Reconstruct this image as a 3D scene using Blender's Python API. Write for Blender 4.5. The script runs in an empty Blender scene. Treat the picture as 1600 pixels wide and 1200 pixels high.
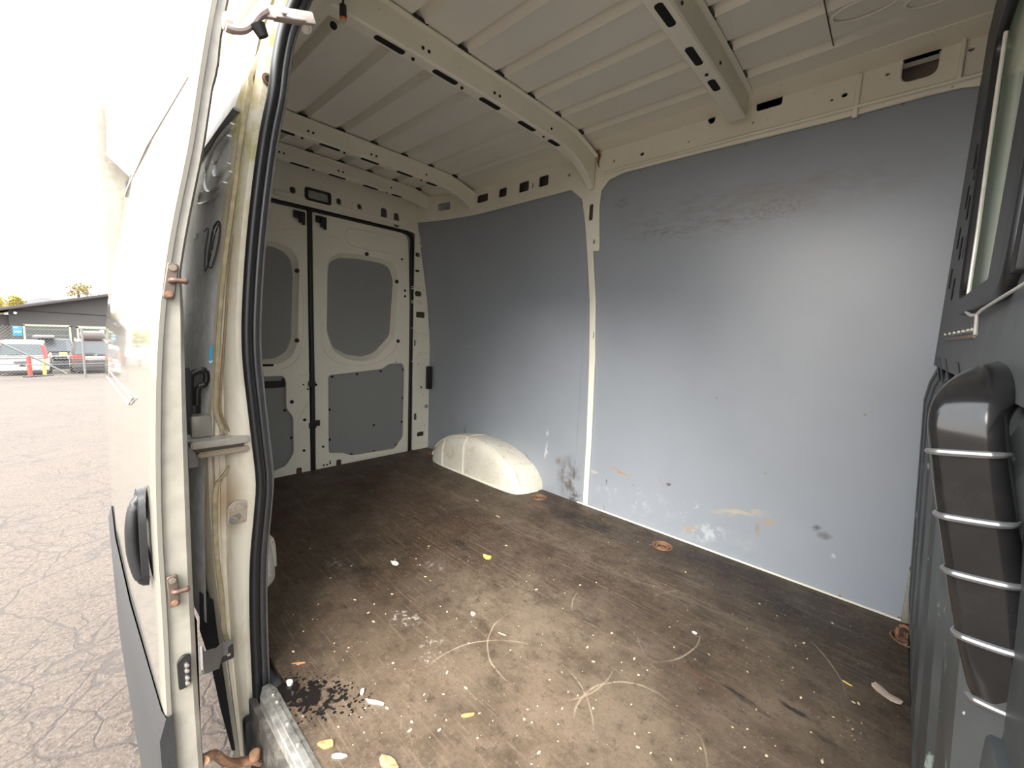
import bpy, bmesh, math, random
from mathutils import Vector, Matrix
random.seed(7)
PI = math.pi
S = bpy.context.scene
C = S.collection

# ------------------------------------------------------------------ camera
FPX, CX, CY, CAMZ = 650.0, 800.0, 600.0, 1.66
R = Matrix(((0.72757968, 0.11345663, -0.67657624),
            (0.68466646, -0.05809675, 0.7265374),
            (0.0431236, -0.99184291, -0.11994997)))   # image axes (right, down, forward) -> world
camd = bpy.data.cameras.new('camera'); cam = bpy.data.objects.new('camera', camd); C.objects.link(cam)
camd.sensor_fit = 'HORIZONTAL'; camd.sensor_width = 36.0; camd.lens = 36.0 * FPX / 1600.0
camd.clip_start = 0.02; camd.clip_end = 1000
r_, d_, f_ = R.col[0], R.col[1], R.col[2]
M4 = Matrix(((r_[0], -d_[0], -f_[0], 0), (r_[1], -d_[1], -f_[1], 0), (r_[2], -d_[2], -f_[2], CAMZ), (0, 0, 0, 1)))
cam.matrix_world = M4
S.camera = cam

def ray(px, py): return R @ Vector((px - CX, py - CY, FPX))
O = Vector((0, 0, CAMZ))
def onX(px, py, x): r = ray(px, py); return O + r * (x / r[0])
def onY(px, py, y): r = ray(px, py); return O + r * (y / r[1])
def onZ(px, py, z): r = ray(px, py); return O + r * ((z - CAMZ) / r[2])
SL = 0.0445                                    # the lot falls away behind the van
def onG(px, py):
    r = ray(px, py); t = -CAMZ / (r[2] - SL * r[0]); return O + r * t

# ------------------------------------------------------------------ world, exposure
w = bpy.data.worlds.new('overcast_sky'); S.world = w; w.use_nodes = True
wn = w.node_tree; bg = wn.nodes['Background']
tc = wn.nodes.new('ShaderNodeTexCoord'); sx = wn.nodes.new('ShaderNodeSeparateXYZ')
cr = wn.nodes.new('ShaderNodeValToRGB')
wn.links.new(tc.outputs['Generated'], sx.inputs[0]); wn.links.new(sx.outputs['Z'], cr.inputs[0])
cr.color_ramp.elements[0].position = 0.0; cr.color_ramp.elements[0].color = (1.0, 0.95, 0.89, 1)
cr.color_ramp.elements[1].position = 0.55; cr.color_ramp.elements[1].color = (0.93, 0.97, 1.0, 1)
wn.links.new(cr.outputs[0], bg.inputs['Color']); bg.inputs['Strength'].default_value = 1.0
S.view_settings.view_transform = 'Standard'; S.view_settings.look = 'None'
S.view_settings.gamma = 1.0; S.view_settings.use_curve_mapping = False
S.view_settings.exposure = 2.6
sun_d = bpy.data.lights.new('veiled_sun', 'SUN'); sun_d.energy = 1.8; sun_d.angle = math.radians(45); sun_d.color = (1, .95, .88)
sun = bpy.data.objects.new('veiled_sun', sun_d); C.objects.link(sun); sun.rotation_euler = (math.radians(50), 0, math.radians(25)); sun.location = (0, -5, 8)

# ------------------------------------------------------------------ materials
class NT:
    def __init__(s, name):
        s.m = bpy.data.materials.new(name); s.m.use_nodes = True; s.t = s.m.node_tree
        s.p = s.t.nodes['Principled BSDF']; s._co = None
    def new(s, k): return s.t.nodes.new('ShaderNode' + k)
    def put(s, sock, v):
        if v is None: return
        if hasattr(v, 'links') or isinstance(v, bpy.types.NodeSocket): s.t.links.new(v, sock)
        elif isinstance(v, (tuple, list)) and len(v) == 3 and sock.type == 'RGBA': sock.default_value = (*v, 1)
        else: sock.default_value = v
    def co(s):
        if s._co is None: s._co = s.new('TexCoord').outputs['Object']
        return s._co
    def mapp(s, loc=(0, 0, 0), rot=(0, 0, 0), sc=(1, 1, 1), v=None, typ='POINT'):
        n = s.new('Mapping'); n.vector_type = typ; s.put(n.inputs['Vector'], v or s.co())
        if 'Location' in n.inputs: n.inputs['Location'].default_value = loc
        n.inputs['Rotation'].default_value = rot; n.inputs['Scale'].default_value = sc
        return n.outputs[0]
    def noise(s, scale=5, detail=4, rough=.55, v=None, dist=0, col=False):
        n = s.new('TexNoise'); s.put(n.inputs['Vector'], v or s.co()); n.inputs['Scale'].default_value = scale
        n.inputs['Detail'].default_value = detail; n.inputs['Roughness'].default_value = rough; n.inputs['Distortion'].default_value = dist
        return n.outputs['Color' if col else 'Fac']
    def vor(s, scale=5, feat='F1', v=None, out='Distance'):
        n = s.new('TexVoronoi'); n.feature = feat; s.put(n.inputs['Vector'], v or s.co()); n.inputs['Scale'].default_value = scale
        return n.outputs[out]
    def ramp(s, v, a, b, lo=0.0, hi=1.0):
        n = s.new('MapRange'); s.put(n.inputs[0], v); n.inputs[1].default_value = a; n.inputs[2].default_value = b
        n.inputs[3].default_value = lo; n.inputs[4].default_value = hi; return n.outputs[0]
    def math(s, op, a, b=0.0):
        n = s.new('Math'); n.operation = op; s.put(n.inputs[0], a); s.put(n.inputs[1], b); return n.outputs[0]
    def mix(s, f, a, b):
        n = s.new('Mix'); n.data_type = 'RGBA'; s.put(n.inputs[0], f); s.put(n.inputs[6], a); s.put(n.inputs[7], b); return n.outputs[2]
    def warp(s, amt, scale, v=None):
        n = s.new('VectorMath'); n.operation = 'MULTIPLY_ADD'; s.put(n.inputs[0], s.noise(scale, 3, col=True)); n.inputs[1].default_value = (amt, amt, amt)
        s.put(n.inputs[2], v or s.co()); return n.outputs[0]
    def blob(s, c, rad, ang=0.0, axis=2, soft=.6, v=None):
        """soft ellipse; c 3-vector, rad 3-vector"""
        rot = [0, 0, 0]; rot[axis] = ang
        m = s.mapp(loc=c, rot=rot, sc=rad, v=v, typ='TEXTURE')
        n = s.new('VectorMath'); n.operation = 'LENGTH'; s.put(n.inputs[0], m)
        return s.ramp(n.outputs['Value'], 1.0, 1.0 - soft)
    def bump(s, h, strength=.2, dist=.01):
        n = s.new('Bump'); n.inputs['Strength'].default_value = strength; n.inputs['Distance'].default_value = dist
        s.put(n.inputs['Height'], h); s.put(s.p.inputs['Normal'], n.outputs[0])
    def fin(s, col=None, rough=None, metal=None, spec=None):
        s.put(s.p.inputs['Base Color'], col); s.put(s.p.inputs['Roughness'], rough); s.put(s.p.inputs['Metallic'], metal)
        if spec is not None: s.p.inputs['Specular IOR Level'].default_value = spec
        return s.m

def simple(name, col, rough=.5, metal=0, var=.12, scale=30, bump=0.0, dirt=None, dirt_amt=.4, dirt_scale=6):
    n = NT(name); f = n.noise(scale, 3)
    c = n.mix(n.ramp(f, .3, .7), tuple(x * (1 - var) for x in col), tuple(min(1, x * (1 + var)) for x in col))
    if dirt: c = n.mix(n.ramp(n.noise(dirt_scale, 6, .65), .48, .72, 0, dirt_amt), c, dirt)
    if bump: n.bump(f, bump, .004)
    return n.fin(c, rough, metal)

WH = simple('white_body_paint', (.27, .252, .215), .32, dirt=(.45, .42, .36), dirt_amt=.12)
def cream_mat():
    n = NT('cream_inner_steel_paint')
    c = n.mix(n.ramp(n.noise(5, 5), .35, .7), (.88, .85, .73), (.84, .81, .69))
    c = n.mix(n.ramp(n.noise(70, 2), .70, .76, 0, .5), c, (.22, .17, .12))
    n.bump(n.noise(60, 2), .06, .002); return n.fin(c, .42)
CREAM = cream_mat()
def roof_mat():
    n = NT('roof_skin_paint')
    c = n.mix(n.ramp(n.noise(2, 4), .35, .7), (.86, .83, .74), (.82, .79, .70))
    c = n.mix(n.ramp(n.noise(40, 2), .72, .80, 0, .3), c, (.3, .27, .24))
    return n.fin(c, .38)
ROOF = roof_mat()
BLACK = simple('black_rubber', (.010, .010, .011), .42)
BLACKM = simple('matt_black_void', (.008, .008, .008), .9)
PLAST = simple('black_plastic', (.014, .014, .015), .38, bump=.1, scale=160)
CLAD = simple('dark_grey_cladding', (.030, .030, .031), .6, bump=.2, scale=220)
GREYM = simple('grey_coated_steel', (.26, .26, .26), .45, metal=.3)
STEEL = simple('dull_zinc_steel', (.52, .50, .46), .38, metal=.8, dirt=(.25, .15, .08), dirt_amt=.4)
RUST = simple('rusty_steel', (.27, .15, .09), .75, metal=.3, var=.4, scale=60, bump=.5, dirt=(.12, .05, .03), dirt_amt=.6, dirt_scale=30)
RUSTPALE = simple('stained_strike_plate', (.50, .44, .36), .55, metal=.4, dirt=(.30, .16, .08), dirt_amt=.7, dirt_scale=40)
SILL = simple('scuffed_aluminium', (.55, .54, .50), .42, metal=.75, var=.25, scale=50, bump=.3, dirt=(.12, .11, .10), dirt_amt=.7, dirt_scale=20)
SEALANT = simple('stained_seam_sealant', (.40, .33, .21), .7, var=.25, scale=40, dirt=(.28, .27, .07), dirt_amt=.6, dirt_scale=14)
GREYMARK = simple('marker_ink', (.02, .02, .03), .5)
DECAL = simple('blue_sticker', (.05, .38, .62), .5)

def stain_mat(name, base_fn, rough, y_plane):
    pass

# far wall lining: blue grey ply with rub marks, each placed where it is on the board
def panel_mat(name, marks=True):
    n = NT(name)
    c = n.mix(n.ramp(n.noise(3, 4), .3, .7), (.29, .318, .355), (.318, .345, .385))
    c = n.mix(n.ramp(n.noise(260, 2), .3, .7, 0, .12), c, (.22, .235, .26))
    if marks:
        wv = n.warp(.05, 22, n.warp(.05, 5))
        # long faint horizontal rubbing zones high on the board
        def mk(px, py, rx, rz, ang, col, amt, thr=(.42, .6), scale=40, stretch=(1, 1, 1)):
            nonlocal c
            p = onY(px, py, 2.05)
            b = n.blob(p, (rx, .5, rz), ang, axis=1, soft=.7, v=wv)
            g = n.ramp(n.noise(scale, 5, .7, v=n.mapp(sc=stretch)), thr[0], thr[1])
            c = n.mix(n.math('MULTIPLY', n.math('MULTIPLY', b, g), amt), c, col)
        brown = (.12, .085, .05); dk = (.05, .045, .04); wh = (.62, .64, .66); tan = (.42, .30, .18)
        mk(1120, 315, .55, .14, .02, (.20, .16, .10), .5, (.45, .70), 12, (1, 1, 3))
        mk(1180, 318, .30, .05, .0, brown, .4, (.50, .62), 30, (1, 1, 5))
        mk(1060, 345, .20, .025, .0, brown, .8, (.5, .6), 30, (1, 1, 6))
        mk(985, 300, .05, .03, .0, brown, .6, (.45, .6), 50)
        mk(1240, 298, .12, .05, .0, brown, .5, (.5, .62), 60)
        mk(1300, 270, .5, .10, .0, (.22, .18, .12), .35, (.4, .65), 8, (1, 1, 2))
        mk(900, 738, .10, .17, .15, (.10, .08, .055), .9, (.42, .60), 17, (1, 1, .6))
        mk(908, 770, .07, .08, .0, dk, .8, (.46, .56), 30)
        mk(885, 712, .05, .04, .0, (.16, .12, .08), .8, (.4, .6), 20)
        mk(870, 775, .22, .05, .1, brown, .5, (.5, .6), 70)
        mk(862, 695, .012, .07, .12, wh, .8, (.3, .4), 20)
        mk(865, 668, .01, .03, .1, wh, .7, (.3, .4), 20)
        mk(835, 710, .008, .06, -.7, dk, .7, (.35, .45), 30)
        mk(985, 729, .075, .008, .12, (.45, .24, .09), 1, (.2, .3), 20)
        mk(943, 728, .03, .012, .1, (.55, .50, .42), .7, (.3, .4), 30)
        mk(962, 741, .006, .02, .0, dk, .9, (.2, .3), 20)
        mk(936, 782, .005, .035, .0, (.25, .23, .2), .8, (.2, .3), 20)
        mk(957, 783, .005, .035, .0, (.25, .23, .2), .8, (.2, .3), 20)
        mk(1050, 742, .01, .05, -.75, (.3, .29, .33), .6, (.3, .4), 20)
        mk(1060, 746, .012, .01, .4, dk, .9, (.2, .3), 20)
        mk(1095, 820, .05, .02, -.55, tan, .9, (.35, .45), 30)
        mk(1120, 825, .13, .05, -.4, wh, .6, (.46, .58), 30)
        mk(1175, 790, .14, .02, -.3, (.50, .42, .32), .8, (.40, .52), 22, (1, 1, 2))
        mk(1225, 805, .07, .015, -.35, tan, .8, (.42, .5), 30)
        mk(1205, 815, .015, .035, .0, (.30, .25, .19), .85, (.3, .4), 30)
        mk(1185, 840, .09, .06, .0, (.42, .40, .38), .4, (.4, .55), 12)
        mk(1300, 815, .022, .018, -.4, dk, .8, (.3, .5), 40)
        mk(1318, 824, .03, .018, -.35, (.14, .14, .14), .8, (.3, .5), 40)
        mk(1330, 858, .014, .012, 0, wh, .8, (.3, .5), 60)
        mk(1205, 890, .06, .05, 0, wh, .45, (.45, .6), 22)
        mk(1285, 925, .05, .02, -.3, (.55, .36, .32), .8, (.35, .5), 20)
        mk(1000, 770, .30, .10, 0, wh, .30, (.52, .62), 16)
        mk(1105, 795, .12, .10, 0, wh, .5, (.60, .64), 30)
        mk(740, 530, .12, .03, .0, wh, .3, (.5, .6), 40, (1, 1, 5))
        mk(715, 650, .06, .06, .0, (.16, .16, .12), .5, (.45, .6), 20)
        mk(733, 665, .02, .05, .2, dk, .6, (.4, .5), 40)
        mk(1400, 600, .5, .5, 0, wh, .5, (.735, .75), 30)
    n.bump(n.noise(180, 3), .08, .002)
    return n.fin(c, n.ramp(n.noise(1.2, 2), .3, .7, .30, .36), spec=.7)
PANEL = panel_mat('grey_ply_lining')
PANELP = simple('grey_door_card', (.27, .278, .275), .45, var=.04, scale=200)

def floor_mat():
    n = NT('worn_brown_ply_floor')
    wv = n.warp(.06, 9, n.warp(.10, 2.2))
    c = n.mix(n.ramp(n.noise(1.6, 6, .65, dist=.6), .34, .66), (.034, .022, .014), (.088, .062, .041))
    c = n.mix(n.ramp(n.noise(7, 7, .72), .42, .66, 0, .75), c, (.13, .097, .068))
    c = n.mix(n.ramp(n.noise(22, 6, .75), .50, .68, 0, .7), c, (.030, .022, .016))
    def mk(px, py, rx, ry, ang, col, amt, thr=(.35, .6), scale=10, soft=.7, stretch=(1, 1, 1)):
        nonlocal c
        p = onZ(px, py, .671)
        b = n.blob(p, (rx, ry, .5), ang, axis=2, soft=soft, v=wv)
        g = n.ramp(n.noise(scale, 6, .7, v=n.mapp(sc=stretch)), thr[0], thr[1])
        c = n.mix(n.math('MULTIPLY', n.math('MULTIPLY', b, g), amt), c, col)
    dust = (.185, .138, .097); dk = (.018, .014, .012); red = (.11, .06, .035)
    mk(1000, 1130, .70, .42, .0, dust, .85, (.30, .62), 7)
    mk(680, 1130, .35, .30, .0, dust, .70, (.34, .62), 9)
    mk(1330, 1130, .30, .30, .0, dust, .75, (.34, .60), 8)
    mk(640, 1010, .45, .30, .0, dust, .38, (.36, .62), 8)
    mk(860, 960, .6, .4, .0, (.21, .165, .12), .6, (.38, .6), 8)
    mk(560, 780, 1.2, .9, .0, (.075, .045, .028), .65, (.25, .6), 2.5)
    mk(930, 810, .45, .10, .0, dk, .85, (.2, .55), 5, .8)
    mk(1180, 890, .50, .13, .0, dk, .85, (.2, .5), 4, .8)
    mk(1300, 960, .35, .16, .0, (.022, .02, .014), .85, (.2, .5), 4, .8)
    mk(980, 790, .3, .05, .0, red, .8, (.3, .6), 12)
    mk(860, 790, .2, .08, .0, (.17, .11, .07), .7, (.35, .6), 14)
    mk(760, 850, .09, .06, .3, dk, .7, (.3, .5), 10)
    mk(600, 890, .10, .05, .2, dk, .6, (.3, .5), 10)
    mk(740, 775, 1.3, .05, .05, (.20, .15, .10), .5, (.4, .6), 12, .7, (1, 4, 1))
    mk(1000, 890, 1.2, .05, .05, (.19, .15, .11), .5, (.4, .6), 14, .7, (1, 4, 1))
    mk(840, 900, 1.2, .04, .0, dk, .5, (.45, .6), 12, .7, (1, 4, 1))
    mk(680, 965, .07, .05, .4, (.55, .50, .45), .9, (.54, .60), 60, .5)
    mk(735, 1020, .10, .05, -.3, (.50, .45, .40), .8, (.55, .62), 60, .5)
    mk(720, 885, .07, .04, .2, (.42, .38, .33), .7, (.52, .6), 60)
    mk(560, 880, .12, .03, .2, (.33, .28, .22), .6, (.5, .6), 40)
    mk(1225, 1090, .10, .013, -.12, dk, .9, (.1, .4), 20, .5)
    mk(1310, 1110, .05, .012, -.3, dk, .9, (.1, .4), 20, .5)
    mk(1150, 1055, .12, .010, -.1, red, .8, (.2, .4), 20, .5)
    mk(1360, 1160, .03, .01, -.2, dk, .7, (.1, .4), 20, .5)
    mk(560, 940, .2, .15, .3, (.17, .125, .09), .5, (.4, .6), 12)
    # stretched drag scratches, both ways
    for rot, sc, amt, th in ((.0, (2, 40, 1), .38, (.62, .70)), (.22, (3, 55, 1), .4, (.65, .72)), (-.35, (2.5, 60, 1), .35, (.65, .72)), (.45, (3, 60, 1), .5, (.64, .72)), (-.9, (3, 50, 1), .45, (.65, .72)), (1.35, (3, 70, 1), .4, (.66, .73))):
        s_ = n.noise(2.2, 3, .5, v=n.mapp(rot=(0, 0, rot), sc=sc))
        c = n.mix(n.ramp(s_, th[0], th[1], 0, amt), c, (.20, .15, .108))
    # round scrape arcs
    for px, py, rr, ww in ((1010, 1150, .16, .0025), (870, 1010, .20, .002), (1000, 960, .22, .002), (790, 1110, .25, .002), (1150, 1010, .30, .002)):
        p = onZ(px, py, .671)
        v = n.mapp(loc=p, sc=(1, 1, 1), v=n.warp(.03, 4), typ='TEXTURE')
        l = n.new('VectorMath'); l.operation = 'LENGTH'; n.put(l.inputs[0], n.mapp(sc=(1, 1, 0), v=v))
        d = n.math('ABSOLUTE', n.math('SUBTRACT', l.outputs['Value'], rr))
        g = n.ramp(n.noise(4, 2), .5, .62)
        c = n.mix(n.math('MULTIPLY', n.math('MULTIPLY', n.ramp(d, ww * 1.6, ww * .5), g), .65), c, (.42, .34, .25))
    # crumbs and grit
    v1 = n.vor(70); g1 = n.math('MULTIPLY', n.ramp(v1, .10, .06), n.ramp(n.noise(9, 2), .50, .58))
    c = n.mix(n.math('MULTIPLY', g1, .85), c, (.60, .54, .44))
    v2 = n.vor(33, v=n.warp(.02, 40)); g2 = n.math('MULTIPLY', n.ramp(v2, .085, .05), n.ramp(n.noise(5, 2), .53, .6))
    c = n.mix(g2, c, (.66, .60, .48))
    c = n.mix(n.ramp(n.noise(30, 7, .85), .54, .66, 0, .75), c, (.030, .021, .014))
    c = n.mix(n.ramp(n.noise(75, 5, .85), .56, .70, 0, .6), c, (.24, .185, .135))
    c = n.mix(n.ramp(n.noise(140, 4, .85), .55, .68, 0, .6), c, (.026, .018, .013))
    # the wet black splash by the sill
    p = onZ(500, 1088, .671)
    sp = n.blob(p, (.22, .10, .5), .62, soft=.9, v=n.warp(.03, 20))
    p2 = onZ(455, 1088, .671)
    sp2 = n.blob(p2, (.05, .06, .5), .0, soft=.6, v=n.warp(.05, 20))
    drops = n.ramp(n.noise(55, 3, .6), .60, .56)
    thr = n.math('ADD', sp, n.math('MULTIPLY', n.noise(48, 3), .9))
    vd = n.vor(85, v=n.warp(.012, 60)); 
    dr = n.math('MULTIPLY', n.ramp(n.math('SUBTRACT', n.math('MULTIPLY', sp, .85), vd), -.02, .03), n.ramp(n.noise(30, 3), .36, .44))
    wet = n.ramp(n.math('MAXIMUM', dr, n.ramp(n.math('ADD', n.math('MULTIPLY', sp2, .8), n.math('MULTIPLY', n.noise(60, 4), .8)), .88, .93)), 0, 1)
    c = n.mix(n.math('MULTIPLY', wet, .93), c, (.006, .006, .007))
    rg = n.ramp(n.noise(6, 5), .3, .7, .42, .66)
    rg = n.math('MULTIPLY', rg, n.ramp(wet, 0, 1, 1, .55))
    n.bump(n.noise(60, 5, .7), .22, .004)
    return n.fin(c, rg, spec=.35)
FLOORM = floor_mat()

def asphalt_mat():
    n = NT('cracked_asphalt')
    wv = n.warp(.35, 1.4, n.warp(.06, 9))
    base = n.mix(n.ramp(n.noise(.5, 5), .3, .7), (.082, .063, .049), (.097, .075, .059))
    base = n.mix(n.ramp(n.vor(75), .10, .45, .8, 0), base, (.156, .123, .102))
    base = n.mix(n.ramp(n.noise(45, 4, .8), .48, .64, 0, .85), base, (.035, .026, .022))
    base = n.mix(n.ramp(n.noise(2.5, 6, .7), .5, .7, 0, .35), base, (.054, .042, .035))
    d1 = n.ramp(n.vor(1.1, 'DISTANCE_TO_EDGE', v=wv), .012, .003)
    d2 = n.math('MULTIPLY', n.ramp(n.vor(5.2, 'DISTANCE_TO_EDGE', v=wv), .045, .012), n.ramp(n.noise(.8, 2), .40, .50))
    cr_ = n.math('MAXIMUM', d1, d2)
    base = n.mix(n.math('MULTIPLY', cr_, .75), base, (.05, .04, .035))
    n.bump(n.math('SUBTRACT', n.noise(60, 4, .8), cr_), .5, .01)
    return n.fin(base, .85)
ASPH = asphalt_mat()

def arch_mat():
    n = NT('scuffed_cream_arch')
    c = n.mix(n.ramp(n.noise(6, 5), .35, .7), (.80, .77, .68), (.70, .66, .55))
    c = n.mix(n.ramp(n.noise(45, 4, .75), .60, .68, 0, .65), c, (.33, .27, .15))
    c = n.mix(n.ramp(n.noise(16, 4), .58, .70, 0, .4), c, (.52, .45, .25))
    return n.fin(c, .4)
ARCHM = arch_mat()
def jamb_mat():
    n = NT('weathered_jamb_paint')
    c = n.mix(n.ramp(n.noise(5, 5), .35, .7), (.72, .67, .56), (.62, .56, .44))
    c = n.mix(n.ramp(n.noise(2.5, 6, .7, v=n.mapp(sc=(3, 3, .8))), .50, .66, 0, .55), c, (.34, .25, .14))
    s = n.new('SeparateXYZ'); n.put(s.inputs[0], n.co())
    up = n.ramp(s.outputs['Z'], 1.75, 2.15)
    c = n.mix(n.math('MULTIPLY', up, n.ramp(n.noise(12, 6, .75), .42, .6, 0, .85)), c, (.36, .33, .07))
    p = onX(395, 120, -1.22); b = n.blob(p, (.2, .05, .07), 0, 2, .8, n.warp(.04, 20)); c = n.mix(n.math('MULTIPLY', b, .6), c, (.42, .26, .06))
    p = onX(375, 770, -1.22); b = n.blob(p, (.2, .05, .10), 0, 2, .8, n.warp(.05, 12)); c = n.mix(n.math('MULTIPLY', b, .55), c, (.34, .20, .08))
    p = onX(345, 900, -1.22); b = n.blob(p, (.2, .02, .16), 0, 2, .8, n.warp(.05, 14)); c = n.mix(n.math('MULTIPLY', b, .5), c, (.30, .29, .10))
    return n.fin(c, .45)
JAMB = jamb_mat()
def bulk_mat():
    n = NT('chipped_anthracite_paint')
    c = n.mix(n.ramp(n.noise(9, 5), .35, .7), (.030, .033, .034), (.052, .056, .056))
    c = n.mix(n.ramp(n.noise(26, 5, .7, v=n.mapp(sc=(1, 1, .4))), .63, .68, 0, .75), c, (.26, .31, .27))
    c = n.mix(n.ramp(n.noise(55, 3, .7), .70, .74, 0, .8), c, (.50, .50, .46))
    return n.fin(c, .48)
BULK = bulk_mat()
BULKG = simple('grey_bulkhead_sheet', (.070, .075, .075), .5, dirt=(.045, .047, .045), dirt_amt=.7, dirt_scale=10)
def glass_mat(name, tint, alpha=.5, rough=.05):
    n = NT(name); n.p.inputs['Transmission Weight'].default_value = alpha; n.p.inputs['IOR'].default_value = 1.45
    c = n.mix(n.ramp(n.noise(9, 4), .35, .7), tint, tuple(x * .75 for x in tint)); return n.fin(c, rough)

# ------------------------------------------------------------------ mesh helpers
def wloc(o):
    v = Vector((0, 0, 0))
    while o: v = v + o.location; o = o.parent
    return v
def link(name, me, m=None, parent=None, origin=None, smooth=False):
    o = bpy.data.objects.new(name, me); C.objects.link(o)
    off = wloc(parent) if parent else Vector((0, 0, 0))
    org = Vector(origin) if origin is not None else off
    if parent: o.parent = parent
    o.location = org - off
    if org.length > 0: me.transform(Matrix.Translation(-org))
    if m and not me.materials: me.materials.append(m)
    if smooth:
        for p in me.polygons: p.use_smooth = True
        try: me.set_sharp_from_angle(angle=math.radians(38))
        except Exception: pass
    return o
def bmobj(name, bm, m, parent=None, origin=None, smooth=False):
    me = bpy.data.meshes.new(name); bmesh.ops.recalc_face_normals(bm, faces=bm.faces[:]); bm.to_mesh(me); bm.free()
    return link(name, me, m, parent, origin, smooth)
def thing(name, label, cat, loc, group=None):
    o = bpy.data.objects.new(name, None); C.objects.link(o); o.location = loc; o.empty_display_size = .05
    return tag(o, label, cat, group)
def tag(o, label, cat=None, group=None, kind=None):
    if label: o['label'] = label
    if cat: o['category'] = cat
    if group: o['group'] = group
    if kind: o['kind'] = kind
    return o
def struct(o): o['kind'] = 'structure'; return o

def add_box(bm, lo, hi, mat=None):
    lo = Vector(lo); hi = Vector(hi); c = (lo + hi) / 2; s = hi - lo
    r = bmesh.ops.create_cube(bm, size=1, matrix=Matrix.Translation(c) @ Matrix.Diagonal((abs(s.x), abs(s.y), abs(s.z), 1)))
    if mat is not None: bmesh.ops.transform(bm, matrix=mat, verts=r['verts'])
    return r['verts']
def box(name, lo, hi, m, parent=None, bev=0.0, origin=None, seg=2):
    bm = bmesh.new(); add_box(bm, lo, hi)
    if bev: bmesh.ops.bevel(bm, geom=bm.edges[:], offset=bev, segments=seg, profile=.5, affect='EDGES')
    return bmobj(name, bm, m, parent, origin, smooth=bool(bev))
def obox(name, c, ax, ay, az, s, m, parent=None, bev=0.0, origin=None):
    """oriented box centred c with axes ax, ay, az"""
    M = Matrix((Vector(ax).normalized(), Vector(ay).normalized(), Vector(az).normalized())).transposed().to_4x4(); M.translation = Vector(c)
    bm = bmesh.new(); add_box(bm, (-s[0] / 2, -s[1] / 2, -s[2] / 2), (s[0] / 2, s[1] / 2, s[2] / 2))
    if bev: bmesh.ops.bevel(bm, geom=bm.edges[:], offset=bev, segments=2, profile=.5, affect='EDGES')
    bmesh.ops.transform(bm, matrix=M, verts=bm.verts[:]); return bmobj(name, bm, m, parent, origin, smooth=bool(bev))
def frame_for(d):
    d = d.normalized(); u = Vector((0, 0, 1)) if abs(d.z) < .9 else Vector((1, 0, 0))
    a = d.cross(u).normalized(); return a, a.cross(d).normalized()
def add_tube(bm, pts, r, seg=10, flat=1.0, cap=True, closed=False, upv=None):
    pts = [Vector(p) for p in pts]; n = len(pts); rings = []
    for i, p in enumerate(pts):
        a = pts[i - 1] if (i > 0 or closed) else p; b = pts[(i + 1) % n] if (i < n - 1 or closed) else p
        d = (b - a)
        if upv is not None:
            u = Vector(upv); s1 = d.normalized().cross(u).normalized(); s2 = s1.cross(d.normalized()).normalized()
        else: s1, s2 = frame_for(d)
        if isinstance(r, (list, tuple)):
            u_ = i / (n - 1) * (len(r) - 1); j_ = min(int(u_), len(r) - 2); rr = r[j_] + (r[j_ + 1] - r[j_]) * (u_ - j_)
        else: rr = r
        rings.append([bm.verts.new(p + (s1 * math.cos(2 * PI * k / seg) * rr + s2 * math.sin(2 * PI * k / seg) * rr * flat)) for k in range(seg)])
    m = n if closed else n - 1
    for i in range(m):
        A, B = rings[i], rings[(i + 1) % n]
        for k in range(seg): bm.faces.new((A[k], A[(k + 1) % seg], B[(k + 1) % seg], B[k]))
    if cap and not closed: bm.faces.new(rings[0][::-1]); bm.faces.new(rings[-1])
def smooth_path(pts, n=6):
    pts = [Vector(p) for p in pts]; out = []
    for i in range(len(pts) - 1):
        p0 = pts[max(i - 1, 0)]; p1 = pts[i]; p2 = pts[i + 1]; p3 = pts[min(i + 2, len(pts) - 1)]
        for k in range(n):
            t = k / n; out.append(.5 * ((2 * p1) + (p2 - p0) * t + (2 * p0 - 5 * p1 + 4 * p2 - p3) * t * t + (3 * p1 - p0 - 3 * p2 + p3) * t ** 3))
    out.append(pts[-1]); return out
def tube(name, pts, r, m, parent=None, seg=10, flat=1.0, origin=None, closed=False, sm=0, upv=None):
    if sm: pts = smooth_path(pts, sm)
    bm = bmesh.new(); add_tube(bm, pts, r, seg, flat, closed=closed, upv=upv); return bmobj(name, bm, m, parent, origin, smooth=True)
def cyl(name, c, axis, r, h, m, parent=None, seg=20, r2=None, bev=0.0, origin=None):
    c = Vector(c); a = Vector(axis).normalized(); bm = bmesh.new()
    bmesh.ops.create_cone(bm, cap_ends=True, segments=seg, radius1=r, radius2=r if r2 is None else r2, depth=h)
    if bev: bmesh.ops.bevel(bm, geom=[e for e in bm.edges if len(e.link_faces) == 2 and any(len(f.verts) > 4 for f in e.link_faces)], offset=bev, segments=2, affect='EDGES')
    bmesh.ops.transform(bm, matrix=Matrix.Translation(c) @ a.to_track_quat('Z', 'Y').to_matrix().to_4x4(), verts=bm.verts[:])
    return bmobj(name, bm, m, parent, origin, smooth=True)
def grid(bm, rows, closed=False):
    V = [[bm.verts.new(p) for p in r] for r in rows]
    for i in range(len(V) - 1):
        m = len(V[i]); k = m if closed else m - 1
        for j in range(k): bm.faces.new((V[i][j], V[i][(j + 1) % m], V[i + 1][(j + 1) % m], V[i + 1][j]))
    return V
def loft(name, rows, m, parent=None, closed=False, thick=0.0, origin=None, smooth=True, caps=False):
    bm = bmesh.new(); V = grid(bm, rows, closed)
    if caps: bm.faces.new(V[0][::-1]); bm.faces.new(V[-1])
    if thick: bmesh.ops.recalc_face_normals(bm, faces=bm.faces[:]); bmesh.ops.solidify(bm, geom=bm.faces[:], thickness=thick)
    return bmobj(name, bm, m, parent, origin, smooth=smooth)
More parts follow.
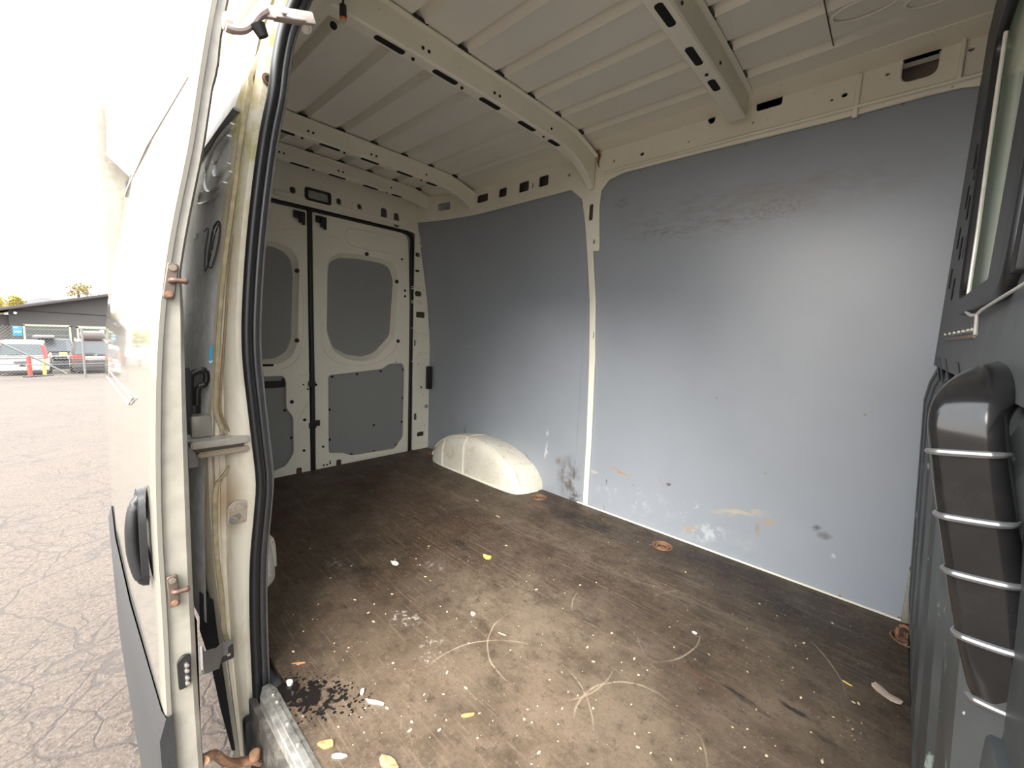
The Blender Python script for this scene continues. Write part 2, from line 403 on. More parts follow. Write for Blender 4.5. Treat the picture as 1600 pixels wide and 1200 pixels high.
def rpoly(pts, r=0.02, n=5):
    """round the corners of a 2-D polygon; r may be a list"""
    out = []; N = len(pts)
    for i in range(N):
        p = Vector(pts[i][:2]); a = Vector(pts[i - 1][:2]); b = Vector(pts[(i + 1) % N][:2])
        rr = r[i] if isinstance(r, (list, tuple)) else r
        u = a - p; v = b - p; t = min(rr, u.length * .48, v.length * .48)
        if t < 1e-4: out.append(p); continue
        u = u.normalized() * t; v = v.normalized() * t
        for k in range(n + 1):
            s = k / n; out.append((p + u) * (1 - s) ** 2 + p * 2 * s * (1 - s) + (p + v) * s * s)
    return out
PLM = {'X': Matrix(((0, 0, 1, 0), (1, 0, 0, 0), (0, 1, 0, 0), (0, 0, 0, 1))),      # (y,z) at x
       'Y': Matrix(((1, 0, 0, 0), (0, 0, -1, 0), (0, 1, 0, 0), (0, 0, 0, 1))),     # (x,z) at y
       'Z': Matrix(((1, 0, 0, 0), (0, 1, 0, 0), (0, 0, 1, 0), (0, 0, 0, 1)))}
def plate(name, outline, holes, axis, at, thick, m, parent=None, bev=.002, origin=None):
    """flat pressed sheet with holes; centred on the plane, thickness both ways"""
    cu = bpy.data.curves.new('c', 'CURVE'); cu.dimensions = '2D'; cu.fill_mode = 'BOTH'
    for lp in [outline] + list(holes):
        sp = cu.splines.new('POLY'); sp.points.add(len(lp) - 1)
        for i, p in enumerate(lp): sp.points[i].co = (p[0], p[1], 0, 1)
        sp.use_cyclic_u = True
    bev = min(bev, thick * .45)
    cu.extrude = thick / 2 - bev; cu.bevel_depth = bev; cu.offset = -bev; cu.bevel_resolution = 1
    o = bpy.data.objects.new('c', cu); C.objects.link(o)
    dg = bpy.context.evaluated_depsgraph_get(); me = bpy.data.meshes.new_from_object(o.evaluated_get(dg))
    bpy.data.objects.remove(o); bpy.data.curves.remove(cu); me.name = name
    M = PLM[axis].copy(); M.translation = {'X': (at, 0, 0), 'Y': (0, at, 0), 'Z': (0, 0, at)}[axis]
    me.transform(M); me.materials.clear()
    return link(name, me, m, parent, origin)
def p2(axis, at, *pp):
    """pixels on a plane -> 2-D plane coords"""
    out = []
    for p in pp:
        if axis == 'X': q = onX(p[0], p[1], at); out.append((q.y, q.z))
        elif axis == 'Y': q = onY(p[0], p[1], at); out.append((q.x, q.z))
        else: q = onZ(p[0], p[1], at); out.append((q.x, q.y))
    return out
def slot(cx, cy, w, h, r=None, n=5, ang=0.0):
    r = min(w, h) / 2 * .98 if r is None else r
    pts = rpoly([(-w / 2, -h / 2), (w / 2, -h / 2), (w / 2, h / 2), (-w / 2, h / 2)], r, n)
    ca, sa = math.cos(ang), math.sin(ang)
    return [(cx + p[0] * ca - p[1] * sa, cy + p[0] * sa + p[1] * ca) for p in pts]
def lerp_tab(tab, z):
    if z <= tab[0][0]: return tab[0][1]
    for (a, b), (c_, d) in zip(tab, tab[1:]):
        if z <= c_:
            t = (z - a) / (c_ - a); t = t; return b + (d - b) * t
    return tab[-1][1]
def copy_tree(o, parent=None):
    c = o.copy(); C.objects.link(c)
    if parent: c.parent = parent
    for ch in list(o.children): copy_tree(ch, c)
    return c

ZF, YW, XR, XB = .671, 2.05, -2.87, .14        # load floor, far lining, rear doors, bulkhead

# ------------------------------------------------------------------ ground of the yard
def gz(x): return SL * x if x < 0 else 0.0
rows = []
for x in (-140, -90, -60, -40, -30, -20, -12, -8, -5, -3, -1.5, 0, 3, 8, 20, 45):
    rows.append([(x, y, gz(x) if x < 0 else 0) for y in (-90, -40, -20, -10, -5, -2, 0, 2, 5, 10, 20, 40, 90)])
struct(loft('parking_lot', rows, ASPH))

# ------------------------------------------------------------------ van shell (the room)
# load floor: board with round cut-outs for the lashing rings
TIE = [onZ(842, 777, ZF), onZ(1035, 853, ZF), onZ(1418, 1000, ZF), onZ(675, 708, ZF)]
fo = [(-2.86, .36), (-2.86, 2.045), (XB - .005, 2.045), (XB - .005, .325), (-1.15, .325), (-1.15, .36), (-1.22, .36)]
struct(plate('floor', fo, [slot(t.x, t.y, .085, .085) for t in TIE], 'Z', ZF - .009, .018, FLOORM, bev=.001))
struct(box('floor_underframe', (-2.9, .31, ZF - .12), (XB + .1, 2.16, ZF - .05), simple('grey_underframe', (.12, .12, .12), .6)))

# far lining, two boards
a = p2('Y', YW, (650, 352))[0]
struct(box('wall_right', (-1.36, YW, ZF - .02), (XB + .02, YW + .012, 2.528), PANEL)); struct(box('wall_right_rear', (-2.90, YW, ZF - .02), (-1.361, YW + .012, 2.508), PANEL))
# pressed steel frame in front of the boards: cant rail with post
YS = 2.041
rear_cut = p2('Y', YS, (893, 297), (910, 312), (915, 350), (918, 395), (922, 470), (921, 560), (917, 680), (911, 787))
front_cut = p2('Y', YS, (975, 270), (952, 281), (940, 298), (937, 325), (937, 388), (936, 392), (927, 393), (931, 470), (930, 560), (925, 680), (918, 790))
zr = p2('Y', YS, (660, 349))[0]
fc_top = p2('Y', YS, (1100, 238), (1300, 190), (1450, 150), (1500, 138), (1535, 134))
outl = [(-2.86, 2.66), (XB, 2.66), (XB, fc_top[-1][1] - .05), (fc_top[-1][0] + .03, fc_top[-1][1] - .02)] + [tuple(p) for p in fc_top[::-1]] + [tuple(p) for p in front_cut] \
     + [(front_cut[-1][0], ZF + .001), (rear_cut[-1][0], ZF + .001)] + [tuple(p) for p in rear_cut[::-1]] + [(-2.2, 2.487), (-2.86, 2.478)]
hl = []
def hslot(px, py, w, h, r=None, ang=0.0):
    q = p2('Y', YS, (px, py))[0]; return slot(q[0], q[1], w, h, r, ang=ang)
for px, py, w_, h_ in ((704, 326, .115, .05), (755, 310, .105, .052), (786, 301, .075, .055), (819, 292, .085, .06), (850, 283, .075, .06)):
    hl.append(hslot(px, py, w_, h_, .012))
hl += [hslot(1203, 160, .085, .045, .004), hslot(1438, 103, .09, .085, .028), hslot(1113, 187, .022, .035, .008),
       hslot(1004, 241, .020, .014), hslot(960, 252, .012, .012), hslot(1320, 149, .016, .014), hslot(1300, 157, .008, .008), hslot(1387, 117, .008, .008),
       hslot(1177, 192, .007, .007), hslot(1077, 222, .007, .007), hslot(1395, 152, .008, .008), hslot(890, 274, .012, .014), hslot(1518, 78, .012, .01),
       hslot(924, 332, .026, .085, .008), hslot(929, 378, .012, .02), hslot(928, 524, .007, .035, .003), hslot(833, 290, .01, .03)]
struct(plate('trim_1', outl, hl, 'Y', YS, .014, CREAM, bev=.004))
# outer skin behind the cut-outs, inner face dark brown
struct(box('wall_right_outer_skin', (-2.95, 2.14, .3), (1.2, 2.16, 2.74), simple('brown_outer_panel_inside', (.20, .165, .14), .6)))
edge_tab = sorted([(onX(a_, b_, -2.862).z, onX(a_, b_, -2.862).y) for a_, b_ in ((650, 352), (655, 375), (661, 420), (667, 470), (671, 530), (673, 590), (672, 650), (670, 703))])
def bend(o):
    bm = bmesh.new(); bm.from_mesh(o.data)
    for x in [-2.86 + .06 * k for k in range(0, 13)]:
        bmesh.ops.bisect_plane(bm, geom=bm.verts[:] + bm.edges[:] + bm.faces[:], plane_co=(x, 0, 0), plane_no=(1, 0, 0))
    for z in [.8 + .15 * k for k in range(13)]:
        bmesh.ops.bisect_plane(bm, geom=bm.verts[:] + bm.edges[:] + bm.faces[:], plane_co=(0, 0, z), plane_no=(0, 0, 1))
    for v in bm.verts:
        u = max(0, min(1.1, (-2.16 - v.co.x) / .70)); v.co.y -= max(0, 2.046 - lerp_tab(edge_tab, v.co.z)) * u * u
    bm.to_mesh(o.data); bm.free()
for nm in ('wall_right_rear', 'trim_1'): bend(bpy.data.objects[nm])
q = onY(924, 332, YS); struct(box('trim_28', (q.x - .016, 2.0475, q.z - .05), (q.x + .016, 2.0498, q.z + .05), simple('brown_inside_post', (.07, .05, .03), .8)))
# ledge and folded lip along the rail
struct(loft('trim_2', [[(x, 2.034, 2.548), (x, 2.026, 2.545), (x, 2.018, 2.538), (x, 2.020, 2.532), (x, 2.034, 2.530)] for x in (-1.28, XB - .03)], CREAM, smooth=False, caps=True, closed=True))
struct(loft('trim_3', [[(x, 2.036, 2.655), (x, 1.99, 2.662), (x, 1.945, 2.672), (x, 1.945, 2.680), (x, 2.036, 2.676)] for x in (-2.15, XB - .01)], CREAM, smooth=False, caps=True, closed=True))
# round emboss and rail folds
for px in (1340,):
    q = onY(px, 150, 2.034); struct(box('trim_4', (q.x - .008, 2.022, 2.50), (q.x + .008, 2.035, 2.65), CREAM, bev=.004))
q = onY(1500, 110, 2.034); struct(box('trim_5', (q.x - .006, 2.018, 2.53), (q.x + .006, 2.035, 2.66), CREAM, bev=.004))
# pale strip where lining meets floor
struct(box('baseboard_right', (-1.33, 2.040, ZF), (XB - .02, 2.049, ZF + .007), CREAM, bev=.002))

# ceiling: pressed roof skin with channels running along the van
def roofz(y):
    t = (y - 1.12) / .93; return 2.695 - .012 * t * t - .018 * t ** 6
chan = [.27 + .193 * k for k in range(9)]
ys = [.42, .44]
prof = []
for k, y0 in enumerate(chan):
    if y0 < .43: continue
    prof += [(y0 - .004, 0), (y0 + .001, .022), (y0 + .024, .022), (y0 + .044, -.006), (y0 + .066, 0)]
prof = [(.40, 0)] + [p for p in prof if p[0] < 1.93] + [(1.95, -.004), (2.10, -.012)]
rows = []
for x, f in ((-2.88, 1), (-2.0, 1), (-1.36, 1), (-.9, 1), (-.45, 1), (-.28, .9), (-.16, .15), (-.10, 0), (.14, 0), (1.2, 0)):
    rows.append([(x, y, roofz(y) + dz * f) for y, dz in prof])
struct(loft('ceiling', rows, ROOF))
struct(box('ceiling_outer_skin', (-2.95, .66, 2.745), (1.2, 2.16, 2.76), WH, bev=.004))
# seam and round swages in the front of the roof skin
def on_roof(px, py): return onZ(px, py, 2.684)
struct(tube('trim_6', [on_roof(1291, 0) + Vector((0, -.3, .004)), on_roof(1293, 30) + Vector((0, 0, .002)), on_roof(1308, 96)], .002, simple('roof_seam_shadow_gap', (.12, .11, .10), .7), sm=4))
for cxy, rr in ((on_roof(1352, 12), .055), (on_roof(1470, -10), .05)):
    struct(tube('trim_7', [cxy + Vector((rr * 1.5 * math.cos(t), rr * .8 * math.sin(t), 0)) for t in [2 * PI * k / 28 for k in range(28)]], .006, ROOF, closed=True, flat=.5))

# roof bows
DARKHOLE = BLACKM
def bow(xf, wd, zb, label, end='long', rust=False):
    """hat section running across the van; xf = x of its front face"""
    t = thing('roof_bow', label, 'roof bow', (xf - wd / 2, 1.2, zb), 'steel bows under the roof')
    stations = [(.455, zb - .045, 0), (.55, zb + .0, 0), (.62, zb, 0)] + [(.62 + (1.72 - .62) * k / 8, zb + .006 * math.sin(PI * k / 8), 0) for k in range(1, 9)] + {'long': [(1.80, zb - .012, .0), (1.88, zb - .035, .0), (1.95, zb - .070, .0), (2.02, zb - .125, 0)], 'mid': [(1.80, zb - .006, .0), (1.88, zb - .020, .0), (1.95, zb - .040, .0), (2.03, zb - .075, 0)], 'box': [(1.82, zb - .002, 0), (1.97, zb - .012, 0)]}[end]
    rows = []
    for y, z, f in stations:
        zt = min(roofz(y) - .004, 2.688)
        k = max(0, (y - 1.80) / .22) * (0 if end == 'box' else 1); zt2 = zt - k * .035; wn = wd * (1 - .25 * k)
        c = xf - wd / 2
        fl = .018
        rows.append([(c + wn / 2 + fl, y, zt2), (c + wn / 2 + fl, y, zt2 - .003), (c + wn / 2, y, zt2 - .006), (c + wn / 2 - .003, y, z + .006), (c + wn / 2 - .009, y, z), (c - wn / 2 + .009, y, z), (c - wn / 2 + .003, y, z + .006), (c - wn / 2, y, zt2 - .006), (c - wn / 2 - fl, y, zt2 - .003), (c - wn / 2 - fl, y, zt2)])
    loft('bow_section', rows, CREAM, t, closed=True, caps=True)
    # punched slots in the lower face
    for y, ln in ((.79, .11), (1.02, .11), (1.25, .11), (1.48, .11), (1.68, .08)) + (((1.905, .04),) if end == 'long' else ()):
        zz = zb - .0015 + (0 if y < 1.75 else -.042)
        tilt = 0 if y < 1.75 else -.50
        pl = [Vector((p[0], p[1], 0)) for p in slot(0, 0, .026, ln)]
        bm = bmesh.new(); Rm = Matrix.Rotation(tilt, 4, 'X')
        vs = [bm.verts.new(Rm @ v + Vector((xf - wd / 2, y, zz + .006 * math.sin(PI * min(1, max(0, (y - .62) / 1.1)))))) for v in pl]
        f = bm.faces.new(vs); e = bmesh.ops.extrude_face_region(bm, geom=[f]); bmesh.ops.translate(bm, vec=(0, 0, .004), verts=[v for v in e['geom'] if isinstance(v, bmesh.types.BMVert)])
        bmobj('slot_opening', bm, DARKHOLE, t)
    for y in (.90, .925, 1.245, 1.275, 1.62): cyl('drilled_hole', (xf - .0005, y, zb + .035), (1, 0, 0), .0055, .003, DARKHOLE, t, seg=10)
    for y in (.88, 1.10, 1.60): cyl('drilled_hole', (xf - wd / 2, y, zb + .0015), (0, 0, 1), .006, .006, DARKHOLE, t, seg=10)
    # black pads draw the gasket's shadow gap where the channels pass over the bow
    for y0 in chan:
        if .5 < y0 < 1.9: box('gap_shadow_pad', (xf + .008, y0 - .004, roofz(y0) - .006), (xf + .022, y0 + .055, roofz(y0) + .004), BLACK, t)
    if rust: tube('rust_bleed', [Vector((xf + .005, 2.005, 2.655)), Vector((xf + .012, 2.02, 2.635)), Vector((xf + .003, 2.028, 2.60)), Vector((xf + .01, 2.031, 2.575))], [.008, .012, .007, .003], RUST, t, flat=.5, sm=3)
    return t
bow(-1.325, .062, 2.590, 'long pale steel roof bow running to the post between the grey boards', rust=True)
bow(-.580, .075, 2.595, 'pale steel roof bow nearest the bulkhead, cut by the top of the photo', end='box')
bow(-2.325, .055, 2.600, 'pale steel roof bow second from the rear doors', end='mid')
bow(-2.745, .055, 2.605, 'rearmost pale steel roof bow in front of the rear door header', end='mid')

# ------------------------------------------------------------------ rear end
# header over the doors
XH = XR + .012
def hX(px, py, w_, h_, r=None, ang=0.0):
    q = p2('X', XH, (px, py))[0]; return slot(q[0], q[1], w_, h_, r, ang=ang)
hd_out = [(.20, 2.70), (2.06, 2.70), (2.06, 2.42)] + rpoly([(1.96, 2.30), (1.92, 2.385), (1.85, 2.405), (1.10, 2.405), (.38, 2.405), (.31, 2.385), (.27, 2.30)], .03) + [(.18, 2.42)]
hd_holes = [hX(418, 288, .04, .045), hX(457, 297, .035, .04), hX(529, 315, .032, .038), hX(561, 323, .03, .034), hX(599.5, 336, .05, .095), hX(619, 344, .045, .10)]
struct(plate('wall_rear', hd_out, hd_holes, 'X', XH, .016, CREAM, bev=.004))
struct(plate('trim_8', [(.9, 2.455), (1.83, 2.455), (1.80, 2.425), (.9, 2.425)], [], 'X', XH + .012, .008, CREAM, bev=.003))
struct(box('wall_rear_outer_skin', (-3.02, .16, .45), (-3.0, 2.16, 2.74), WH))
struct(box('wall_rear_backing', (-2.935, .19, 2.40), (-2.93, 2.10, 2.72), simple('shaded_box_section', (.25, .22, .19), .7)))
# sloping roof end panel between header and last bow
struct(loft('trim_9', [[(-2.862, y, 2.60), (-2.855, y, 2.655), (-2.80, y, 2.684)] for y in (.3, .8, 1.3, 1.8, 2.05)], ROOF))
# interior lamp in the header
lp = onX(497, 307, XH + .01)
t = thing('interior_lamp', 'small oblong interior lamp with black rim in the header over the rear doors', 'lamp', lp)
plate('rim', slot(lp.y, lp.z, .165, .080, .018), [slot(lp.y, lp.z, .125, .05, .012)], 'X', XH + .012, .012, PLAST, t, bev=.003)
plate('lens', slot(lp.y, lp.z, .122, .048, .010), [], 'X', XH + .008, .008, simple('frosted_lens', (.35, .34, .32), .25), t, bev=.002)

# rear doors
XD = -2.885
def door_panel(name, label, outline, win, low, mirror_hidden=False, extras=()):
    t = thing(name, label, 'door', ((XD), sum(p[0] for p in outline) / len(outline), .62), 'pair of rear doors')
    plate('inner_frame', outline, [win, low], 'X', XD, .020, CREAM, t, bev=.005)
    # pressed return faces around the glass opening: stepped deeper frame
    c = Vector((sum(p[0] for p in win) / len(win), sum(p[1] for p in win) / len(win)))
    win2 = [tuple(c + (Vector(p[:2]) - c) * .93) for p in win]
    rows = [[(XD + .006, p[0], p[1]) for p in win], [(XD - .020, *((Vector(p[:2]) * .4 + Vector(q) * .6))) for p, q in zip(win, win2)], [(XD - .032, q[0], q[1]) for q in win2]]
    loft('window_reveal', rows, CREAM, t, closed=True)
    plate('upper_card', win2, [], 'X', XD - .034, .006, PANELP, t, bev=.001)
    c = Vector((sum(p[0] for p in low) / len(low), sum(p[1] for p in low) / len(low)))
    plate('lower_card', [tuple(c + (Vector(p[:2]) - c) * 1.04) for p in low], [], 'X', XD - .016, .008, PANELP, t, bev=.001)
    ys_ = [p[0] for p in outline]; zs_ = [p[1] for p in outline]
    return t
XC = XD + .008
outR = p2('X', XC, (492, 335), (560, 347), (632, 366))
Rtop = outR[0][1]
outlineR = rpoly([(1.130, 2.385), (1.845, 2.385), (1.868, 1.9), (1.868, .63), (1.130, .63)], [.01, .07, .05, .02, .01])
winR = rpoly(p2('X', XC, (512, 425), (514, 404), (530, 396), (562, 398), (603, 406), (616, 414), (622, 436), (616, 528), (590, 557), (570, 564), (543, 561), (521, 548), (511, 520)), .035, 4)
lowR = rpoly(p2('X', XC, (513, 587), (597, 577), (608, 569), (629, 568), (632, 576), (630, 683), (617, 701), (549, 712), (537, 708), (514, 708)), .02, 4)
dR = door_panel('rear_door', 'right hand rear door of white steel with grey cards and rounded window blank, fully in view', outlineR, winR, lowR)
outlineL = rpoly([(1.098, 2.385), (.29, 2.385), (.27, 1.9), (.27, .63), (1.098, .63)], [.01, .07, .05, .02, .01])
wl = p2('X', XC, (400, 376), (432, 378), (452, 387), (464, 402), (467, 425), (464, 535), (456, 556), (437, 568), (398, 571))
wm = [(1.38 - (p[0] - 0), p[1]) for p in wl]     # the hidden half mirrors the visible one
cyw = .70
wl_full = [p for p in wl if p[0] > cyw] + [(2 * cyw - p[0], p[1]) for p in reversed(wl) if p[0] > cyw]
winL = rpoly(wl_full, .03, 4)
ll = p2('X', XC, (398, 589), (443, 588), (447, 595), (447, 638), (458, 652), (459, 708), (447, 728), (420, 739))
lowL = rpoly([(.33, ll[0][1])] + [p for p in ll if p[0] > .4] + [(.33, ll[-1][1] - .0)], .02, 4)
dL = door_panel('rear_door', 'left hand rear door of white steel, half hidden by the black door seal', outlineL, winL, lowL)
def screws(parent, pxs, r=.009):
    for i, (px, py) in enumerate(pxs):
        q = onX(px, py, XD - .008); cyl('card_fixing', q, (1, 0, 0), r, .008, BLACK, parent, seg=12, bev=.002)
screws(dR, [(519, 589), (558, 584.5), (595, 580), (630, 577.5), (629, 622), (628, 659), (619, 695.5), (584, 705), (549, 710), (515, 687), (515, 640), (584, 664)])
screws(dL, [(443, 593), (445, 641), (455, 684), (444, 729)])
for (px, py) in ((612, 440), (614, 533), (573, 397)):
    q = onX(px + 8 if py > 400 else px, py, XC + .004); cyl('window_clip', q, (1, 0, 0), .014, .008, CLAD, dR, seg=12)
for (px, py) in ((463, 423), (463, 532)):
    q = onX(px + 1, py, XC + .004); cyl('window_clip', q, (1, 0, 0), .014, .008, CLAD, dL, seg=12)
def dark_holes(parent, pxs, x=XC + .0035):
    for px, py, r in pxs: cyl('drain_hole', onX(px, py, x), (1, 0, 0), r, .003, BLACKM, parent, seg=12)
dark_holes(dR, [(505, 698, .008), (494, 601, .008), (633, 454, .009), (633, 463, .009), (628, 405, .008), (619, 566, .005), (506, 727, .006), (511, 726, .006), (516, 724, .006), (516, 721, .005)])
dark_holes(dL, [(456, 628, .012), (476, 656, .010), (475, 704, .009), (474, 601, .005), (481, 608, .006)])
# pressings on the door tops and latch pockets
def bead(parent, pxs, x, r=.006, m=CREAM, closed=False):
    pts = [onX(px, py, x) for px, py in pxs]
    return tube('pressed_bead', pts, r, m, parent, seg=8, flat=.6, sm=4 if not closed else 0, closed=closed)
bead(dR, [(541, 362), (542, 375), (552, 385), (585, 392), (620, 398)], XC)
bead(dR, [(541, 362), (551, 357), (600, 366), (625, 372)], XC)
bead(dR, [(512, 370), (512, 377), (529, 380), (530, 373), (512, 369)], XC, .004)
bead(dL, [(435, 336), (436, 352), (430, 361), (405, 358)], XC)
bead(dL, [(449, 357), (449, 364), (467, 368), (468, 360), (449, 356)], XC, .004)
bead(dR, [(627, 440), (624, 500), (620, 540), (604, 558), (585, 568), (560, 571)], XC, .007)
bead(dR, [(503, 450), (503, 530), (510, 552), (525, 565), (545, 571)], XC, .007)
bead(dL, [(472, 430), (475, 500), (471, 548), (458, 568), (440, 577)], XC, .007)
bead(dL, [(467, 615), (467, 590), (470, 586), (484, 586)], XC, .005)
bead(dL, [(482, 628), (467, 655), (467, 662), (484, 675)], XC, .005)
bead(dR, [(497, 590), (490, 596), (490, 605), (497, 610)], XC, .005)
for px in (466, 505):
    q = onX(px, 336 if px < 480 else 345, XC + .02)
    P_ = dL if px < 480 else dR; q.z += .006; q.y += .01 if px < 480 else -.01
    box('top_latch', q + Vector((-.02, -.035, -.022)), q + Vector((.0, .035, .022)), PLAST, P_, bev=.006)
    cyl('latch_pin', q + Vector((.01, .0, -.02)), (0, 0, 1), .012, .06, PLAST, P_)
    box('latch_tab', q + Vector((-.01, .012, -.06)), q + Vector((.008, .03, -.01)), PLAST, P_, bev=.004)
q = onX(425, 601, XD - .006); plate('card_recess', slot(q.y - .02, q.z, .20, .045, .02), [], 'X', XD - .010, .006, BLACK, dL, bev=.002)
q = onX(405, 571, XC); plate('window_drain_slot', slot(q.y, q.z + .0, .16, .014), [], 'X', XC + .002, .004, BLACKM, dL, bev=.001)
for px, py in ((488, 600), (495, 661), (489, 665)):
    q = onX(px, py, XC + .01); box('catch', q + Vector((-.01, -.025, -.02)), q + Vector((.01, .02, .02)), PLAST, dR, bev=.005)
for px, py in ((467, 735), (529, 722)):
    q = onX(px, py, XC); plate('bottom_notch', slot(q.y, q.z - .01, .035, .06, .015), [], 'X', XC + .003, .004, simple('brown_rust_notch', (.09, .05, .035), .8), dL if px < 480 else dR, bev=.001)
# black seal strips round the doors
struct(tube('trim_25', [(XD + .003, 1.114, .635), (XD + .004, 1.116, 1.2), (XD + .004, 1.114, 1.8), (XD + .003, 1.113, 2.395)], .017, BLACK, None, seg=12, sm=3))
struct(tube('trim_26', [(XD + .0, 1.882, .64), (XD + .0, 1.882, 2.33), (XD, 1.870, 2.372), (XD, 1.842, 2.394), (XD, 1.1, 2.398), (XD, .32, 2.396), (XD, .275, 2.37), (XD, .255, 2.32), (XD, .255, .64)], .012, BLACK, None, seg=10))
struct(box('trim_10', (XD - .05, .2, ZF - .12), (XD + .06, 2.1, ZF - .008), simple('rear_sill_steel', (.35, .33, .30), .5)))

# corner post right of the rear doors
XP = -2.862
po = p2('X', XP, (643, 350), (650, 352), (655, 375), (661, 420), (667, 470), (671, 530), (673, 590), (672, 650), (670, 703))
po = [(1.893, po[0][1])] + [tuple(p) for p in po[1:]] + [(1.893, .675)]
def hP(px, py, w_, h_, r=None, ang=0.0):
    q = p2('X', XP, (px, py))[0]; return slot(max(q[0], 1.893 + w_ / 2 + .008), q[1], w_, h_, r, ang=ang)
ph = [hP(647, 397, .045, .032), hP(650, 423, .04, .018), hP(652.7, 459, .062, .040), hP(656.7, 492, .085, .045, .012), hP(645.5, 536, .016, .045, .003),
      hP(665, 635, .045, .030, .004), hP(648.5, 651, .026, .055, .011), hP(656.6, 678, .072, .038), hP(662, 617, .012, .012), hP(664, 664, .012, .012), hP(653, 569, .010, .010), hP(658, 605, .022, .016, .002, -.9)]
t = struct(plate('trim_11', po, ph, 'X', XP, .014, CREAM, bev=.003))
struct(loft('trim_24', [[(-2.862, 1.91, 2.66), (-2.6, 1.99, 2.66), (-2.4, 2.02, 2.66), (-2.15, 2.036, 2.66)], [(-2.862, 1.80, 2.685), (-2.6, 1.90, 2.682), (-2.4, 1.93, 2.680), (-2.15, 1.945, 2.678)]], CREAM))
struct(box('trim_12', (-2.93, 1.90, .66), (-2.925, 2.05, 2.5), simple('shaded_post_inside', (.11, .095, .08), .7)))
for pp in ([(643, 448), (658, 448), (658, 451), (643, 451)], [(643, 470), (660, 470), (660, 473), (643, 473)], [(650, 521), (667, 521), (667, 524), (652, 524)], [(652, 551), (669, 551), (669, 554), (652, 554)], [(643, 689), (669, 690)], [(650, 521), (652, 530), (652, 550), (648, 563), (643, 565)], [(643, 512), (648, 515), (651, 521)]):
    struct(tube('trim_13', [onX(a_, b_, XP + .006) for a_, b_ in pp], .006, CREAM, seg=8, flat=.7))
q = onX(670, 590, XP + .02)
t = thing('rubber_stop', 'black upright rubber buffer on the corner post beside the rear doors', 'buffer', (q.x, q.y, q.z - .09))
box('buffer_body', q + Vector((-.012, -.026, -.095)), q + Vector((.03, .020, .095)), PLAST, t, bev=.008)
for k in range(-2, 3): box('buffer_rib', q + Vector((.028, -.018, k * .035 - .006)), q + Vector((.034, .012, k * .035 + .006)), PLAST, t, bev=.002)

# ------------------------------------------------------------------ near side rear quarter, jamb, outer skin
outer_px = [(397, 60), (385, 120), (374, 165), (367, 230), (355, 320), (345, 400), (337, 500), (331, 600), (326, 660), (322, 720), (325, 800), (333, 900), (345, 1000), (360, 1100), (372, 1180)]
seal_px = [(478, -20), (462, 10), (446, 50), (436, 100), (430, 150), (418, 210), (408, 280), (400, 350), (394, 420), (390, 500), (391, 560), (397, 620), (405, 690), (411, 750), (408, 800), (402, 870), (401, 950), (404, 1040), (408, 1120), (412, 1200)]
tab_o = sorted([(onX(a_, b_, -1.25).z, onX(a_, b_, -1.25).y) for a_, b_ in outer_px])
tab_o = [(.30, .285)] + tab_o + [(2.50, .40), (2.72, .47)]
tab_s = sorted([(onX(a_, b_, -1.2).z, onX(a_, b_, -1.2).y) for a_, b_ in seal_px])
tab_s = [(.30, .315)] + tab_s + [(2.60, .50)]
tab_b = [(.30, .20), (.6, .205), (.9, .208), (1.17, .214), (1.36, .224), (1.50, .238), (1.66, .252), (1.82, .270), (1.94, .288), (2.08, .308), (2.18, .322), (2.30, .345), (2.50, .40), (2.66, .50), (2.745, .60)]
rows = []
zz = [.34 + (2.50 - .34) * k / 72 for k in range(73)]
for z in zz:
    yo = lerp_tab(tab_o, z); yi = lerp_tab(tab_s, z) - .022; wj = yi - yo
    P_ = [(-1.32, yo - .004), (-1.275, yo), (-1.262, yo + .006), (-1.262, yo + .16 * wj), (-1.250, yo + .20 * wj), (-1.248, yo + .30 * wj), (-1.258, yo + .34 * wj), (-1.258, yo + .48 * wj), (-1.240, yo + .55 * wj), (-1.226, yo + .70 * wj), (-1.215, yi - .004), (-1.215, yi + .030), (-1.28, yi + .05), (-1.40, yi + .06)]
    rows.append([(x, y, z) for x, y in P_])
jam = loft('door_jamb', rows, JAMB, None); tag(jam, 'weathered cream door jamb with moss stains behind the sliding door', 'door jamb')
jam['label'] = 'weathered cream steel door jamb with yellow moss stains beside the black seal'
for nm, pxs, rr, lab in (('seam_sealant', [(412, 70), (402, 95), (392, 120), (393, 140), (383, 180), (373, 240), (366, 300), (352, 400), (343, 500), (338, 600), (337, 640), (345, 665), (356, 682)], .0055, 'upper'),
                    ('seam_sealant', [(366, 716), (352, 738), (338, 762), (336, 820), (340, 880), (346, 930), (350, 985), (360, 1015)], .006, 'lower')):
    s_ = tube(nm, [onX(a_, b_, -1.246) for a_, b_ in pxs], rr, SEALANT, jam, seg=8, flat=.55, sm=4)
# thin brown-edged seam beside it
tube('seam_line', [onX(a_, b_, -1.240) for a_, b_ in [(424, 60), (412, 110), (400, 150), (392, 200), (385, 250), (372, 330), (358, 430), (351, 520), (345, 600), (344, 640), (352, 662), (366, 684)]], .003, simple('brown_drip_line', (.24, .17, .10), .7), jam, seg=6, sm=4)
# moss mound
# grommet hole
q = onX(419, 124, -1.212); cyl('grommet', q, (1, 0, 0), .014, .006, RUST, jam, seg=16, bev=.002); cyl('grommet_bore', q + Vector((.003, 0, 0)), (1, 0, 0), .008, .004, BLACKM, jam)
